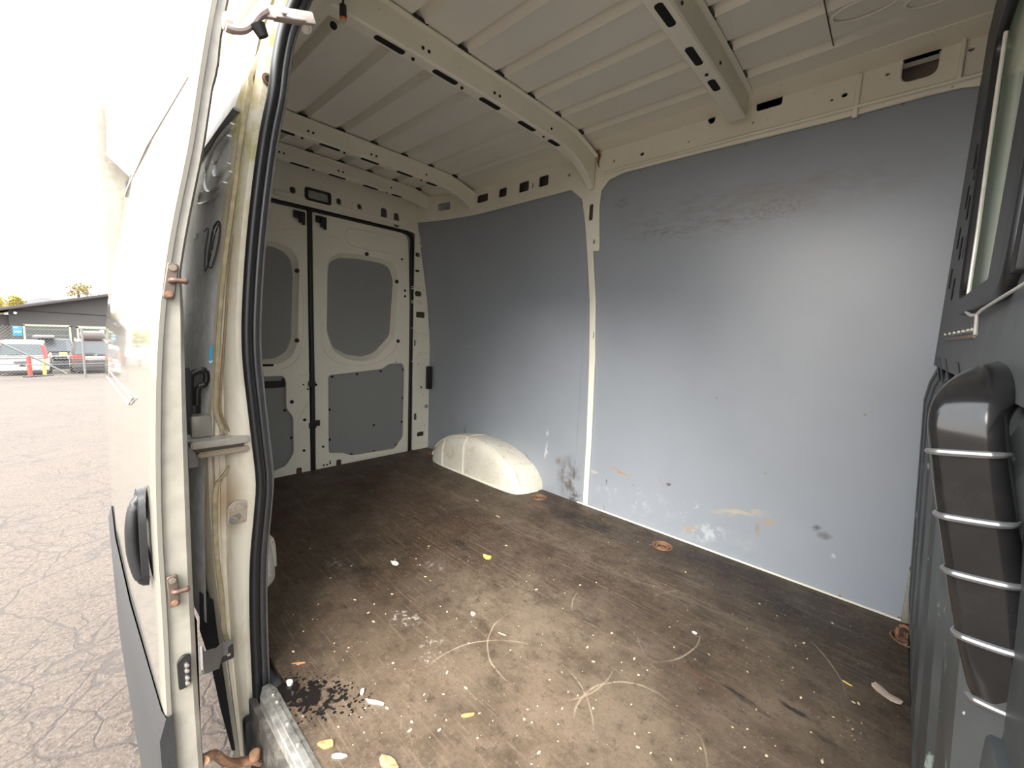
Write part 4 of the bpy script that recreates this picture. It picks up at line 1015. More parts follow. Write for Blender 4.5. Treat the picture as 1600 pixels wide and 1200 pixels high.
tube('fold_line', [onX(1478, 531, XU - .006), onX(1523, 526, XU - .006)], .003, simple('brown_fold', (.20, .14, .10), .6), rv, seg=6)
for px0, py0, px1, py1, w9 in ((1469, 556, 1474, 602, .025), (1474, 558, 1480, 600, .03), (1484, 560, 1490, 598, .035), (1504, 566, 1508, 594, .05)):
    a_, b_ = onX(px0, py0, XU + .003), onX(px1, py1, XU + .003)
    struct(plate('trim_21', rpoly([(a_.y, a_.z), (a_.y - w9, a_.z), (b_.y - w9, b_.z), (b_.y, b_.z)], .010), [], 'X', XU + .003, .020, BLACK, bev=.002))
# white strip in the corner bulkhead / lining, and small bracket
struct(box('trim_22', (BX - .02, 2.012, ZF + .02), (BX - .004, 2.046, 1.50), WH, bev=.003))
q = onY(1428, 930, 2.035)
bk = thing('corner_bracket', 'small white upright bracket in the corner where lining and bulkhead meet', 'bracket', (q.x, 2.035, ZF + .005))
box('bracket_plate', (q.x - .022, 2.030, ZF + .006), (q.x + .03, 2.040, ZF + .215), WH, bk, bev=.002)
box('bracket_cap', (q.x - .022, 2.028, ZF + .205), (q.x + .03, 2.042, ZF + .218), BLACK, bk, bev=.002)
cyl('bracket_screw', (q.x, 2.027, ZF + .03), (0, 1, 0), .006, .006, RUST, bk)
# cab behind the bulkhead
struct(box('cab_floor', (.2, .2, .4), (1.6, 2.15, .42), BLACKM)); struct(box('cab_far_side', (.2, 2.10, .4), (1.6, 2.12, 1.5), CLAD))
# side post and cab side ahead of the opening
struct(box('trim_23', (.16, .14, .3), (.42, .30, 2.55), WH, bev=.03))

# ------------------------------------------------------------------ grab handle on the bulkhead
gh = thing('grab_handle', 'big black plastic grab handle with shiny ridges at the right edge', 'handle', (.11, .60, 1.28))
def dep(px, py, w_): r = ray(px, py); return O + r * (w_ / FPX)     # w_ distance along the view axis
cl = [((1640, 560), .52), ((1600, 585), .47), ((1560, 598), .435), ((1527, 622), .412), ((1511, 655), .402), ((1513, 705), .400), ((1524, 795), .400), ((1537, 885), .400), ((1549, 975), .400), ((1562, 1060), .402), ((1578, 1140), .410), ((1592, 1180), .44)]
cpts = smooth_path([dep(a_[0], a_[1], w_) for a_, w_ in cl], 8)
vr = R.col[0]; 
bm = bmesh.new(); rings = []; ringco = []
for i, p in enumerate(cpts):
    d = (cpts[min(i + 1, len(cpts) - 1)] - cpts[max(i - 1, 0)]).normalized()
    side = Vector((.93, -.30, 0)); side = (side - d * side.dot(d)).normalized() if i > 14 else (Vector((.93, -.30, 0)) - d * Vector((.93, -.30, 0)).dot(d)).normalized()
    nrm = side.cross(d).normalized()
    if nrm.dot(O - p) < 0: nrm = -nrm
    tpr = 1 - .25 * max(0, (i - 60) / 28)
    W_, T_ = .0265 * tpr, .017
    ring = []
    for k in range(20):
        a_ = 2 * PI * k / 20; cx_, sy_ = math.cos(a_), math.sin(a_)
        sx_ = math.copysign(abs(cx_) ** .55, cx_); sz_ = math.copysign(abs(sy_) ** .7, sy_)
        ring.append(p + side * W_ * sx_ + nrm * T_ * sz_)
    rings.append([bm.verts.new(v) for v in ring]); ringco.append((p, [v.copy() for v in ring], nrm))
for A_, B_ in zip(rings, rings[1:]):
    for k in range(20): bm.faces.new((A_[k], A_[(k + 1) % 20], B_[(k + 1) % 20], B_[k]))
bm.faces.new(rings[0]); bm.faces.new(rings[-1][::-1])
GLOSS = simple('semi_gloss_black_plastic', (.012, .0115, .012), .16, scale=90, dirt=(.04, .038, .036), dirt_amt=.3, dirt_scale=14)
bmobj('grip', bm, GLOSS, gh, smooth=True)
RIDGE = simple('ridge_sky_sheen', (.22, .22, .22), .18, .6)  # black ridges coloured paler to carry the sky's reflection
for tgt in (709, 805, 897, 997, 1091):
    best = min(ringco, key=lambda r: abs(CY + FPX * (-(R.transposed() @ (r[0] - O)).y if False else (R.transposed() @ (r[0] - O)).y) / (R.transposed() @ (r[0] - O)).z - tgt))
    p, rg_, nn = best
    front = [v for v in rg_[0:11]] if (rg_[5] - p).dot(nn) > 0 else [v for v in rg_[10:20]] + [rg_[0]]
    tube('ridge', [p + (v - p) * 1.04 for v in front], [.0012, .003, .0036, .0036, .003, .0012], RIDGE, gh, seg=8, sm=2)
# bracket foot
box('handle_mount', (.10, .50, 1.20), (.135, .64, 1.30), BULK, gh, bev=.008)
box('mount_screw_cover', Vector((.118, .60, 1.595)), Vector((.135, .66, 1.615)), simple('orange_brown_cap', (.5, .2, .1), .5), gh, bev=.003)
# moulded pillar trim below and behind the handle
pt = thing('pillar_trim', 'dark chipped pillar trim with long grooves behind the black grab handle', 'trim', (.14, .5, .7))
rows = []
for z in (.68, .9, 1.1, 1.3, 1.45, 1.56, 1.60):
    r = []
    for k in range(13):
        y = .32 + k * .055; x = .128 - .0 + (.016 if k % 3 == 1 else 0) ; r.append((x - .02 * max(0, min(1, (1.58 - z) / .2)) * (1 if k % 3 else .4), y, z))
    rows.append(r)
loft('grooved_panel', rows, BULK, pt, smooth=False, thick=.003)

# ------------------------------------------------------------------ litter on the floor
def chip(name, px, py, ln, wd2, ang, m, label, cat='debris', th=.003, curl=0.0, leaf=False):
    q = onZ(px, py, ZF + .0008)
    rng = random.Random(int(px * 7 + py)); n = 12; out = []
    for k in range(n):
        a_ = 2 * PI * k / n; r = 1 + rng.uniform(-.22, .22)
        out.append((math.cos(a_) * ln / 2 * r, math.sin(a_) * wd2 / 2 * r))
    bm = bmesh.new(); ca, sa = math.cos(ang), math.sin(ang)
    def P3(x, y, z): return (q.x + x * ca - y * sa, q.y + x * sa + y * ca, ZF + .0005 + z)
    lo = [bm.verts.new(P3(x * .96, y * .96, curl * (x / (ln / 2)) ** 2 * .3)) for x, y in out]
    hi = [bm.verts.new(P3(x, y, th + curl * (x / (ln / 2)) ** 2)) for x, y in out]
    ct = bm.verts.new(P3(0, 0, th * 1.15)); cb_ = bm.verts.new(P3(0, 0, 0))
    for k in range(n):
        bm.faces.new((lo[k], lo[(k + 1) % n], hi[(k + 1) % n], hi[k])); bm.faces.new((hi[k], hi[(k + 1) % n], ct)); bm.faces.new((lo[(k + 1) % n], lo[k], cb_))
    o = bmobj(name, bm, m, None, (q.x, q.y, ZF), smooth=False); tag(o, label, cat); return o
WCH = simple('white_chip', (.82, .80, .74), .6); YEL = simple('yellow_leaf', (.80, .60, .14), .6); ORG = simple('orange_splinter', (.62, .27, .11), .7); BRN = simple('brown_leaf', (.46, .28, .14), .7); TANM = simple('tan_splinter', (.62, .50, .33), .7)
chip('paper_scrap', 617, 880, .045, .022, .2, WCH, 'white scrap lying left of the yellow leaf on the brown floor', 'scrap')
chip('yellow_leaf', 762, 871, .040, .030, .3, YEL, 'yellow leaf bit lying in the middle of the brown floor', 'leaf', .002, .006)
chip('white_stick', 585, 1098, .055, .009, .55, WCH, 'white plastic stick lying beside the black wet splash', 'stick', .004)
chip('pale_pebble', 453, 1068, .020, .016, .3, WCH, 'pale oval pebble above the wet splash near the sill', 'pebble', .007)
chip('pale_pebble', 566, 1082, .018, .010, -.7, WCH, 'small pale chip at the right end of the wet splash', 'pebble', .005)
chip('pale_pebble', 739, 960, .018, .014, .2, TANM, 'tan crumb right of the scuffed white patch mid floor', 'pebble', .006)
chip('wood_splinter', 466, 1036, .030, .004, .95, ORG, 'thin orange splinter standing near the jamb above the wet splash', 'splinter', .002)
chip('wood_splinter', 470, 1037, .022, .004, 1.2, ORG, 'second shorter orange splinter crossing the first near the jamb', 'splinter', .003)
chip('wood_splinter', 731, 1118, .032, .009, 1.0, ORG, 'short orange wood splinter lying at the bottom middle of the floor', 'splinter', .004)
chip('brown_leaf', 509, 1164, .036, .022, .9, ORG, 'reddish brown leaf piece close to the aluminium sill strip', 'leaf', .002, .004)
chip('paper_scrap', 530, 1182, .035, .012, .8, WCH, 'white scrap at the bottom edge near the sill strip', 'scrap', .003)
chip('brown_leaf', 608, 1196, .05, .03, .1, BRN, 'tan dry leaf cut by the bottom edge of the photo', 'leaf', .002, .006)
chip('brown_leaf', 1385, 1086, .070, .030, -.5, simple('pale_dry_leaf', (.50, .40, .33), .7), 'large pale dry leaf on the floor near the bulkhead', 'leaf', .002, .008)
chip('wood_splinter', 785, 991, .028, .003, .3, TANM, 'thin tan curl lying right of the scraped white ring', 'splinter', .002)
chip('wood_splinter', 745, 782, .030, .006, .0, TANM, 'small tan sliver in front of the wheel arch', 'splinter', .002)
chip('wood_splinter', 778, 807, .030, .006, .0, TANM, 'pale sliver right of the one in front of the wheel arch', 'splinter', .002)
chip('paper_scrap', 1085, 989, .016, .010, .0, WCH, 'small white fleck centre right on the brown floor', 'scrap', .003)
chip('wood_splinter', 1324, 1068, .024, .005, -.3, YEL, 'small yellow sliver left of the large pale leaf', 'splinter', .002)
rb = random.Random(3); bm = bmesh.new(); n_ = 0
while n_ < 150:      # loose grit
    px = rb.uniform(440, 1400); py = rb.uniform(840, 1195); q = onZ(px, py, ZF)
    if q.y < .40 or q.y > 1.9 or q.x > .05: continue
    n_ += 1; sz = rb.choice((.0015, .0022, .0022, .0035)); r_ = bmesh.ops.create_icosphere(bm, subdivisions=1, radius=sz, matrix=Matrix.Translation((q.x, q.y, ZF + sz * .4)) @ Matrix.Rotation(rb.uniform(0, 3), 4, 'Z') @ Matrix.Diagonal((rb.uniform(1, 2.2), 1, .5, 1)))
tag(bmobj('floor_grit', bm, TANM, None, (-.6, 1.1, ZF)), 'pale grit and crumbs scattered over the brown load floor', 'grit', None, 'stuff')
# pale fixings showing in the lining
for px, py, lab in ((1165, 226, 'pale screw under the roof rail right of the nearest roof bow'), (1411, 163, 'pale screw in the top edge of the front board below the big rail opening'), (1000, 268, 'pale screw in the top left corner of the front grey board'),
        (942, 310, 'pale screw beside the top of the middle post, on its front side'), (1527, 195, 'pale screw in the top front corner of the grey board by the bulkhead'), (873, 724, 'pale screw in the rear grey board just right of the wheel arch'),
        (989, 758, 'pale screw low on the front board beside the orange rub mark'), (1120, 622, 'pale screw standing alone in the middle of the front grey board'), (1352, 648, 'pale screw mid height on the front board nearest the bulkhead'),
        (1196, 740, 'small pale screw low in the middle of the front grey board'), (1312, 932, 'rusty screw at the bottom edge of the front board'), (1405, 966, 'rusty screw at the bottom edge beside the white corner bracket'), (909, 318, 'pale screw beside the top of the middle post, on its rear side')):
    q = onY(px, py, YW - .001)
    o = cyl('panel_screw', q, (0, 1, 0), .0055, .004, RUST if 'rusty' in lab else WH, None, seg=12, bev=.001, origin=q)
    tag(o, lab, 'screw', 'screws in the grey lining')

# ------------------------------------------------------------------ the yard beyond
GL = simple('car_glass', (.05, .06, .065), .08); TYRE = simple('tyre', (.02, .02, .02), .8); CHR = simple('chrome_trim', (.7, .7, .7), .2, .9)
REDL = simple('red_tail_lamp', (.55, .02, .02), .2); AMB = simple('yellow_lamp', (.95, .72, .12), .3); HEAD = simple('clear_head_lamp', (.75, .78, .8), .1)
PLT = simple('number_plate', (.06, .06, .07), .5)
def car(name, label, pos, W, H, L, paint, face='rear', zl=None, wagon=True, extras=None, suv=False):
    """pos = middle of the end that faces us, on the ground; body extends away (-x)"""
    x0, y0, z0 = pos
    t = thing(name, label, 'car', pos)
    hw = W / 2; belt = H * .58; cl_ = .18 + (.05 if suv else 0)
    def sec(dx, zb, zt, w_, crown=.03, n=6):
        pts = []
        for k in range(n + 1):
            u = k / n; pts.append((-w_ * (1 - .10 * (1 - u) ** 3 - .05 * u ** 4), zb + (zt - zb) * u))
        pts2 = [(-p[0], p[1]) for p in reversed(pts)]
        top_ = [(-w_ * .5, zt + crown), (w_ * .5, zt + crown)]
        return [(x0 - dx, y0 + a_, z0 + b_) for a_, b_ in pts + top_ + pts2]
    fr_ = face == 'front'
    st_ = [(0, cl_ + .12, belt * .72, hw * .90), (.06, cl_, belt * .90, hw * .96), (.18, cl_, belt * (.86 if fr_ else 1), hw), (1.0, cl_, belt * (.93 if fr_ else 1), hw), (L * .5, cl_, belt, hw), (L - .9, cl_, belt * .95, hw), (L - .1, cl_, belt * .85, hw * .97), (L, cl_ + .12, belt * .7, hw * .9)]
    loft('body', [sec(*s_) for s_ in st_], paint, t, closed=True, caps=True)
    # greenhouse
    g0 = .95 if fr_ else .05
    gl = [(g0, belt * .98, belt * .99, hw * .93), (g0 + (.55 if fr_ else .30), belt * .97, H * .965, hw * .80), (g0 + 1.2, belt * .97, H, hw * .80), (L * .62, belt * .97, H * .99, hw * .80), (L - (.5 if fr_ else 1.5), belt * .97, belt * 1.02, hw * .9)]
    loft('roof_shell', [sec(a_, b_, c_, d_, .02) for a_, b_, c_, d_ in gl], paint, t, closed=True, caps=True)
    # rear or front glass, set proud on the sloping face
    def quad(nm, dy0, dy1, z_a, z_b, m, off=.012, rad=.05, topin=.88, xx=None):
        f = lambda z: (x0 - g0 - ((z - belt * .99) / (H * .965 - belt * .99)) * (.55 if fr_ else .30)) + off if xx is None else xx
        pl = rpoly([(dy0, z_a), (dy1, z_a), (dy1 * topin, z_b), (dy0 * topin, z_b)], rad, 4)
        bm = bmesh.new(); A_ = [bm.verts.new((f(p[1]), y0 + p[0], z0 + p[1])) for p in pl]; B_ = [bm.verts.new((f(p[1]) - .02, y0 + p[0], z0 + p[1])) for p in pl]
        bm.faces.new(A_); bm.faces.new(B_[::-1])
        for k in range(len(A_)): bm.faces.new((A_[k], A_[(k + 1) % len(A_)], B_[(k + 1) % len(A_)], B_[k]))
        return bmobj(nm, bm, m, t)
    quad('windscreen' if fr_ else 'rear_window', -hw * .80, hw * .80, belt * 1.03, H * .93, GL)
    # side glass
    for s_ in (-1, 1):
        pl = [(x0 - .55 - (.7 if fr_ else 0), belt * 1.03), (x0 - L * .60, belt * 1.03), (x0 - L * .52, H * .93), (x0 - .75 - (.7 if fr_ else 0), H * .93)]
        bm = bmesh.new(); vs = [bm.verts.new((p[0], y0 + s_ * (hw * (.925 if i_ < 2 else .81)), z0 + p[1])) for i_, p in enumerate(pl)]; bm.faces.new(vs)
        bmobj('side_glass', bm, GL, t)
    # bumper, plate
    box('bumper', (x0 - .12, y0 - hw * .95, z0 + cl_ + .05), (x0 + .07, y0 + hw * .95, z0 + belt * .48), paint if not suv else CLAD, t, bev=.05)
    box('lower_valance', (x0 - .1, y0 - hw * .9, z0 + cl_ - .06), (x0 + .03, y0 + hw * .9, z0 + cl_ + .10), CLAD, t, bev=.03)
    box('number_plate', (x0 + .0, y0 - .27, z0 + belt * (.62 if not fr_ else .36)), (x0 + (.03 if not fr_ else .09), y0 + .27, z0 + belt * (.62 if not fr_ else .36) + .12), PLT, t, bev=.008)
    for s_ in (-1, 1):
        for dx in (.85, L - .95):
            w_ = cyl('wheel', (x0 - dx, y0 + s_ * (hw - .10), z0 + .33), (0, 1, 0), .33, .22, TYRE, t, seg=24, bev=.02)
            cyl('rim', (x0 - dx, y0 + s_ * (hw + .012), z0 + .33), (0, 1, 0), .20, .012, CHR, w_, seg=20)
    if not fr_:
        tube('rear_wiper', [(x0 + .0, y0, z0 + belt * 1.02), (x0 - .02, y0 - .12, z0 + belt * 1.10), (x0 - .02, y0 - .42, z0 + belt * 1.06)], .012, BLACK, t, seg=6)
        box('tailgate_line', (x0 - .06, y0 - hw * .80, z0 + belt * .88), (x0 + .012, y0 + hw * .80, z0 + belt * .895), CLAD, t)
    if extras: extras(t, x0, y0, z0, hw, belt, H, L)
    return t
def at_lot(px, py, x):
    q = onX(px, py, x); return q
CARX = -31.0
def gpt(y, x=CARX): return (x, y, gz(x))
def ex_white(t, x0, y0, z0, hw, belt, H, L):
    for s_ in (-1, 1):
        rows = [[(x0 - .0 - .25 * u, y0 + s_ * (hw * .93 - .10 * u), z0 + belt * .88 + (H * .92 - belt * .88) * u), (x0 - .0 - .25 * u + .03, y0 + s_ * (hw * .86 - .12 * u), z0 + belt * .88 + (H * .92 - belt * .88) * u), (x0 - .02 - .25 * u, y0 + s_ * (hw * .80 - .10 * u), z0 + belt * .88 + (H * .92 - belt * .88) * u)] for u in (0, .3, .6, .95)]
        loft('tall_tail_lamp', rows, REDL, t, thick=.02)
    cyl('tailgate_badge', (x0 + .05, y0, z0 + belt * .45), (1, 0, 0), .12, .02, CLAD, t, seg=20)
white = simple('white_wagon_paint', (.360, .349, .328), .3)
yR = at_lot(80, 560, CARX).y
car('white_wagon', 'white estate car seen from behind at the left edge of the yard', gpt(yR - .95), 1.85, 1.62, 4.4, white, extras=ex_white)
def ex_suv(t, x0, y0, z0, hw, belt, H, L):
    for s_ in (-1, 1):
        box('tail_lamp', (x0 - .15, y0 + s_ * hw * .70 - .26, z0 + belt * .80), (x0 + .045, y0 + s_ * hw * .70 + .26, z0 + belt * .97), REDL, t, bev=.03)
        tube('roof_rail', [(x0 - .4, y0 + s_ * hw * .74, z0 + H + .01), (x0 - .5, y0 + s_ * hw * .74, z0 + H + .07), (x0 - 2.3, y0 + s_ * hw * .74, z0 + H + .07), (x0 - 2.4, y0 + s_ * hw * .74, z0 + H + .0)], .02, CHR, t, seg=8)
    box('rear_badge', (x0 + .02, y0 - .06, z0 + belt * .95), (x0 + .05, y0 + .06, z0 + belt * 1.0), CHR, t, bev=.01)
    box('plate_recess', (x0 - .02, y0 - .50, z0 + belt * .72), (x0 + .015, y0 + .50, z0 + belt * .92), simple('silver_recess', (.35, .32, .30), .4), t, bev=.02)
brown = simple('brown_suv_paint', (.054, .032, .027), .3)
yS0 = at_lot(108, 560, CARX).y
suv_pos = gpt(yS0 + .98)
car('brown_suv', 'brown SUV seen from behind under a grey roof box by the fence', suv_pos, 1.92, 1.72, 4.6, brown, suv=True, extras=ex_suv)
rbx = box('roof_box', (suv_pos[0] - 2.6, suv_pos[1] - .50, suv_pos[2] + 1.80), (suv_pos[0] - .45, suv_pos[1] + .42, suv_pos[2] + 2.16), simple('grey_roof_box', (.086, .065, .061), .4), None, bev=.12, origin=(suv_pos[0] - 1.5, suv_pos[1], suv_pos[2] + 1.80)); tag(rbx, 'long grey brown roof box on top of the brown SUV', 'roof box')
def ex_dark(t, x0, y0, z0, hw, belt, H, L):
    for s_ in (-1, 1):
        box('head_lamp', (x0 - .1, y0 + s_ * hw * .70 - .16, z0 + belt * .62), (x0 + .05, y0 + s_ * hw * .70 + .16, z0 + belt * .78), HEAD, t, bev=.03)
        box('yellow_spot_lamp', (x0 + .06, y0 + s_ * .32 - .17, z0 + belt * .80), (x0 + .18, y0 + s_ * .32 + .17, z0 + belt * 1.00), AMB, t, bev=.04)
    box('grille', (x0 - .02, y0 - hw * .5, z0 + belt * .50), (x0 + .04, y0 + hw * .5, z0 + belt * .74), BLACK, t, bev=.02)
    tube('bull_bar', [(x0 + .15, y0 - hw * .75, z0 + belt * .45), (x0 + .16, y0 - hw * .70, z0 + belt * .78), (x0 + .16, y0 + hw * .70, z0 + belt * .78), (x0 + .15, y0 + hw * .75, z0 + belt * .45)], .03, CHR, t, seg=8)
XDK = -37.0
yk = at_lot(91, 560, XDK).y
car('dark_estate_car', 'dark car facing the camera with yellow lamps between the white car and SUV', (XDK, yk - .1, gz(XDK)), 1.8, 1.75, 4.4, simple('dark_blue_paint', (.03, .033, .04), .3), face='front', extras=ex_dark)
rr = box('roof_rack_box', (XDK - 2.6, yk - 1.0, gz(XDK) + 1.80), (XDK - 1.0, yk - .1, gz(XDK) + 1.95), simple('black_rack_box', (.10, .09, .09), .5), None, bev=.05, origin=(XDK - 1.8, yk, gz(XDK) + 1.80)); tag(rr, 'flat dark box on the roof of the dark car with yellow lamps', 'roof box')
# guide posts
for px0, px1, pt_, pb_, m_, lab, nm in ((42, 49, 556, 588, simple('red_marker', (.60, .03, .02), .5), 'red flexible marker post in front of the white car', 'marker_post'), (66, 71, 560, 587, simple('yellow_marker', (.62, .40, .08), .5), 'yellow flexible marker post beside the red one', 'marker_post')):
    b_ = onG((px0 + px1) / 2 + 2, pb_); X_ = b_.x; hgt = onX((px0 + px1) / 2, pt_, X_).z - b_.z
    t = thing(nm, lab, 'marker post', b_)
    wv_ = abs(onX(px1, pb_, X_).y - onX(px0, pb_, X_).y)
    rows = [[(X_ + .10 * 0, b_.y + s_ * wv_ / 2, b_.z + hgt * u), (X_ + .04, b_.y, b_.z + hgt * u)] [:2] + [(X_, b_.y + wv_ / 2, b_.z + hgt * u)] for s_, u in ((-1, .02), (-1, .5), (-1, .95))]
    loft('post_blade', rows, m_, t, thick=.02)
    cyl('post_foot', b_ + Vector((0, 0, .03)), (0, 0, 1), wv_ * .9, .05, BLACK, t, r2=wv_ * .6, seg=16)
b0 = onG(38, 590); b1 = onG(82, 587)
o = tube('rubber_kerb', [b0 + Vector((0, 0, .03)), b1 + Vector((0, 0, .03))], .07, BLACK, None, flat=.5, origin=(b0 + b1) / 2); tag(o, 'low black rubber kerb under the marker posts', 'kerb')
# chain link fence
XFN = -27.5
fn = thing('chain_link_fence', 'galvanised chain link fence with rails in front of the parked cars', 'fence', (XFN, .5, gz(XFN)))
GALV = simple('galvanised_tube', (.144, .144, .137), .5, .3)
pz0 = gz(XFN)
def FP(px, py): return onX(px, py, XFN)
tube('fence_post', [Vector((XFN, FP(128, 520).y, pz0)), Vector((XFN, FP(128, 520).y, FP(128, 512).z))], .045, GALV, fn, seg=10)
tube('fence_post', [Vector((XFN, FP(-60, 520).y, pz0)), Vector((XFN, FP(-60, 520).y, FP(128, 512).z))], .045, GALV, fn, seg=10)
tube('fence_post', [Vector((XFN, 4.2, pz0)), Vector((XFN, 4.2, FP(128, 512).z))], .045, GALV, fn, seg=10)
zt_ = FP(128, 512).z
tube('fence_rail', [FP(-60, 568), FP(75, 570), FP(175, 567)], .02, GALV, fn, seg=8)
tube('fence_rail', [FP(85, 560), FP(175, 560)], .015, GALV, fn, seg=8)
tube('brace_tube', [FP(-5, 533), FP(60, 562), FP(105, 584)], .035, GALV, fn, seg=8)
bm = bmesh.new(); y_a, y_b = FP(-60, 520).y, 4.2; hh_ = zt_ - pz0
k = -hh_
while k < (y_b - y_a):
    for s_ in (0, 1):
        ya_, yb_ = y_a + k, y_a + k + hh_
        za_, zb_ = (pz0, zt_) if s_ == 0 else (zt_, pz0)
        if ya_ < y_a: za_ = za_ + (zb_ - za_) * (y_a - ya_) / hh_; ya_ = y_a
        if yb_ > y_b: zb_ = za_ + (zb_ - za_) * (y_b - ya_) / (yb_ - ya_); yb_ = y_b
        add_tube(bm, [(XFN, ya_, za_), (XFN, yb_, zb_)], .004, 4)
    k += .12
bmobj('wire_mesh', bm, GALV, fn)
# workshop building
XB2 = -48.0
def BP(px, py): return onX(px, py, XB2)
def clapboard():
    n = NT('grey_clapboard'); s = n.new('SeparateXYZ'); n.put(s.inputs[0], n.co())
    fr2 = n.math('FRACT', n.math('MULTIPLY', s.outputs['Z'], 5.0))
    c = n.mix(n.ramp(n.noise(1, 3), .3, .7), (.045, .043, .042), (.053, .050, .048)); c = n.mix(n.ramp(fr2, .86, .93, 0, .6), c, (.03, .03, .03)); n.bump(fr2, .5, .03)
    return n.fin(c, .7)
CLP = clapboard()
bz = gz(XB2) - .1
bl = thing('workshop_building', 'dark grey clapboard workshop with a sloping roof behind the parked cars', 'building', (XB2 - 4, 0, bz))
yl_, yr_ = BP(14, 500).y, BP(186, 500).y
zl_, zr_ = BP(14, 484).z, BP(186, 461).z
bm = bmesh.new()
vs = [(yl_, bz), (yr_, bz), (yr_, zr_), (yl_, zl_)]
F_ = [bm.verts.new((XB2, a_, b_)) for a_, b_ in vs]; G_ = [bm.verts.new((XB2 - 12, a_, b_)) for a_, b_ in vs]
bm.faces.new(F_); bm.faces.new(G_[::-1])
for k in range(4): bm.faces.new((F_[k], F_[(k + 1) % 4], G_[(k + 1) % 4], G_[k]))
bmobj('walls', bm, CLP, bl)
DKR = simple('dark_roof_edge', (.035, .03, .03), .6)
y_e = BP(-40, 480).y; z_e = BP(-40, 487).z
d1_ = Vector((0, yr_ - y_e, BP(176, 458).z - z_e))
obox('roof', Vector((XB2 - 5.6, (y_e + yr_) / 2 + .2, (z_e + BP(178, 458).z) / 2)), d1_, (1, 0, 0), d1_.cross(Vector((1, 0, 0))), (d1_.length + .8, 13, .22), DKR, bl, bev=.02)
tube('board_joint', [BP(14, 484) + Vector((.03, 0, 0)), BP(175, 493) + Vector((.03, 0, 0))], .05, DKR, bl, seg=6)
box('lower_wing', (XB2 - 8, BP(-60, 500).y, bz), (XB2 - .4, yl_ + .1, zl_ - .4), simple('dark_wing_wall', (.06, .05, .05), .7), bl)
LIME = simple('pale_lime_frame', (.346, .374, .238), .5)
for a_, b_ in (((37, 507), (109, 510)), ((121, 510), (186, 514))):
    p1, p2_ = BP(*a_), BP(*b_)
    g_ = bmesh.new(); e_ = .055
    add_box(g_, (XB2, p1.y - e_, bz), (XB2 + .08, p1.y + e_, p1.z)); add_box(g_, (XB2, p2_.y - e_, bz), (XB2 + .08, p2_.y + e_, p2_.z + .05)); add_box(g_, (XB2, p1.y - e_, min(p1.z, p2_.z) - .05), (XB2 + .08, p2_.y + e_, max(p1.z, p2_.z) + .03))
    fr3 = bmobj('door_frame', g_, LIME, bl)
    box('roller_door', (XB2, p1.y, bz), (XB2 + .05, p2_.y, p1.z - .02), simple('dark_green_grey_door', (.032, .037, .032), .5), bl)
    for k in range(3): box('door_band', (XB2 + .04, p1.y + .08, p1.z - .35 - k * .45), (XB2 + .06, p2_.y - .08, p1.z - .28 - k * .45), simple('door_band', (.085, .09, .08), .5), bl)
for k in range(3):
    q = BP(150 + k * 9, 518); box('small_window', q + Vector((.03, -.12, -.12)), q + Vector((.07, .14, .12)), GL if k % 2 == 0 else HEAD, bl, bev=.01)
q = BP(24, 489); cyl('wall_lamp', q + Vector((.1, 0, 0)), (1, 0, 0), .09, .2, HEAD, bl, seg=12)
q = BP(27, 517)
sg = thing('blue_sign', 'blue wall sign with white marks left of the workshop doors', 'sign', q)
a_, b_ = BP(19, 509), BP(36, 525)
box('sign_board', (XB2, a_.y, b_.z), (XB2 + .05, b_.y, a_.z), simple('sign_blue', (.015, .20, .42), .4), sg, bev=.005)
box('white_band', (XB2 + .05, a_.y + .08, (a_.z * .42 + b_.z * .58) - .04), (XB2 + .06, b_.y - .06, (a_.z * .42 + b_.z * .58) + .05), simple('sign_white', (.8, .85, .9), .5), sg)
plate('white_oval', slot(a_.y + .15, a_.z - .10, .20, .08), [], 'X', XB2 + .056, .01, simple('sign_oval_white', (.8, .85, .9), .5), sg, bev=.002)
for k, px in enumerate((162, 171)):
    q = BP(px, 454); o = cyl('roof_vent', q + Vector((-1, 0, .0)), (0, 0, 1), .17, .55, simple('pale_vent', (.6, .58, .62), .5), None, seg=14, origin=q); tag(o, ('left' if k == 0 else 'right') + ' one of two small pale vents on the high end of the workshop roof', 'vent')
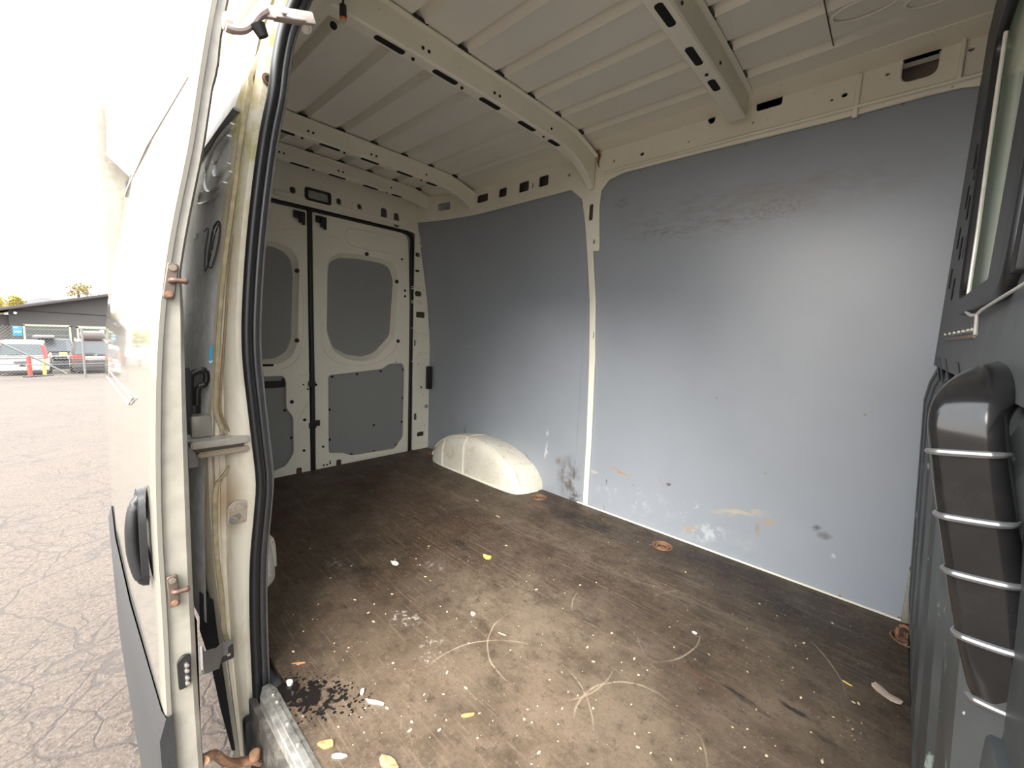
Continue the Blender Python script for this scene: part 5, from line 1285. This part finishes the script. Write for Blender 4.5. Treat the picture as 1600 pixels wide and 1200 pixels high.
# trees and hill
def tree(px, ptop, pbot, X_, wpx, cols, label, name='tree'):
    c = onX(px, (ptop + pbot) / 2, X_); top_ = onX(px, ptop, X_); bot = onX(px, pbot, X_); rz_ = (top_.z - bot.z) / 2; ry_ = abs(onX(px + wpx / 2, ptop, X_).y - onX(px - wpx / 2, ptop, X_).y) / 2
    g_ = gz(X_)
    t = thing(name, label, 'tree', (X_, c.y, g_)); rg = random.Random(int(px * 3 + 11))
    m_ = NT(name + '_leaves'); col = m_.mix(m_.ramp(m_.noise(1.3, 3), .35, .65), cols[0], cols[1]); m_ = m_.fin(col, .8)
    tube('trunk', [(X_, c.y, g_), (X_, c.y + .1, (g_ + c.z) / 2), (X_, c.y, c.z)], [.25, .2, .1], simple('bark', (.12, .09, .06), .8), t, seg=8)
    bm = bmesh.new(); lobes = []
    for k in range(14):
        a1, a2 = rg.uniform(0, 2 * PI), rg.uniform(-.9, 1); rr_ = rg.uniform(.45, .75)
        lobes.append((Vector((X_ + math.cos(a1) * ry_ * rr_, c.y + math.sin(a1) * ry_ * rr_, c.z + a2 * rz_ * .62)), rg.uniform(.28, .46) * min(ry_, rz_) * 1.1))
    for k in range(2600):
        l, r = lobes[k % len(lobes)]; v = Vector((rg.gauss(0, 1), rg.gauss(0, 1), rg.gauss(0, 1))).normalized() * r * rg.uniform(.6, 1.15); p = l + v
        s_ = rg.uniform(.06, .13) * min(ry_, rz_) * .7; u = Vector((rg.gauss(0, 1), rg.gauss(0, 1), rg.gauss(0, 1))).normalized(); a_, b_ = frame_for(u)
        bm.faces.new([bm.verts.new(p + a_ * s_ * x_ + b_ * s_ * y_) for x_, y_ in ((1, 0), (0, .6), (-1, 0), (0, -.6))])
    bmobj('crown', bm, m_, t); return t
tree(122, 441, 468, -64, 46, ((.22, .165, .05), (.15, .125, .045)), 'golden brown tree rising behind the middle of the workshop roof')
tree(22, 459, 486, -64, 42, ((.34, .26, .04), (.21, .20, .045)), 'yellow green tree behind the low left end of the workshop roof')
tree(0, 459, 490, -62, 22, ((.50, .36, .03), (.40, .28, .03)), 'bright yellow tree at the left edge of the photo')
tree(205, 478, 530, -64, 90, ((.30, .32, .12), (.22, .26, .10)), 'tall olive tree right of the workshop, hidden by the sliding door')
tree(-140, 455, 535, -60, 150, ((.34, .34, .12), (.25, .27, .10)), 'olive tree left of the photo, mirrored in the door paint')
rows = []
for i_ in range(3):
    r = []
    for k in range(30):
        u = k / 29; px = -40 + 220 * u; h_ = 473 - 10 * math.exp(-((px - 66) / 30) ** 2) - 4 * math.exp(-((px - 10) / 40) ** 2)
        q = onX(px, h_, -130); r.append((q.x - i_ * 12, q.y, q.z if i_ == 1 else gz(-130) - 1))
    rows.append(r)
struct(loft('hills', rows, simple('hazy_hill', (.094, .094, .101), .9)))
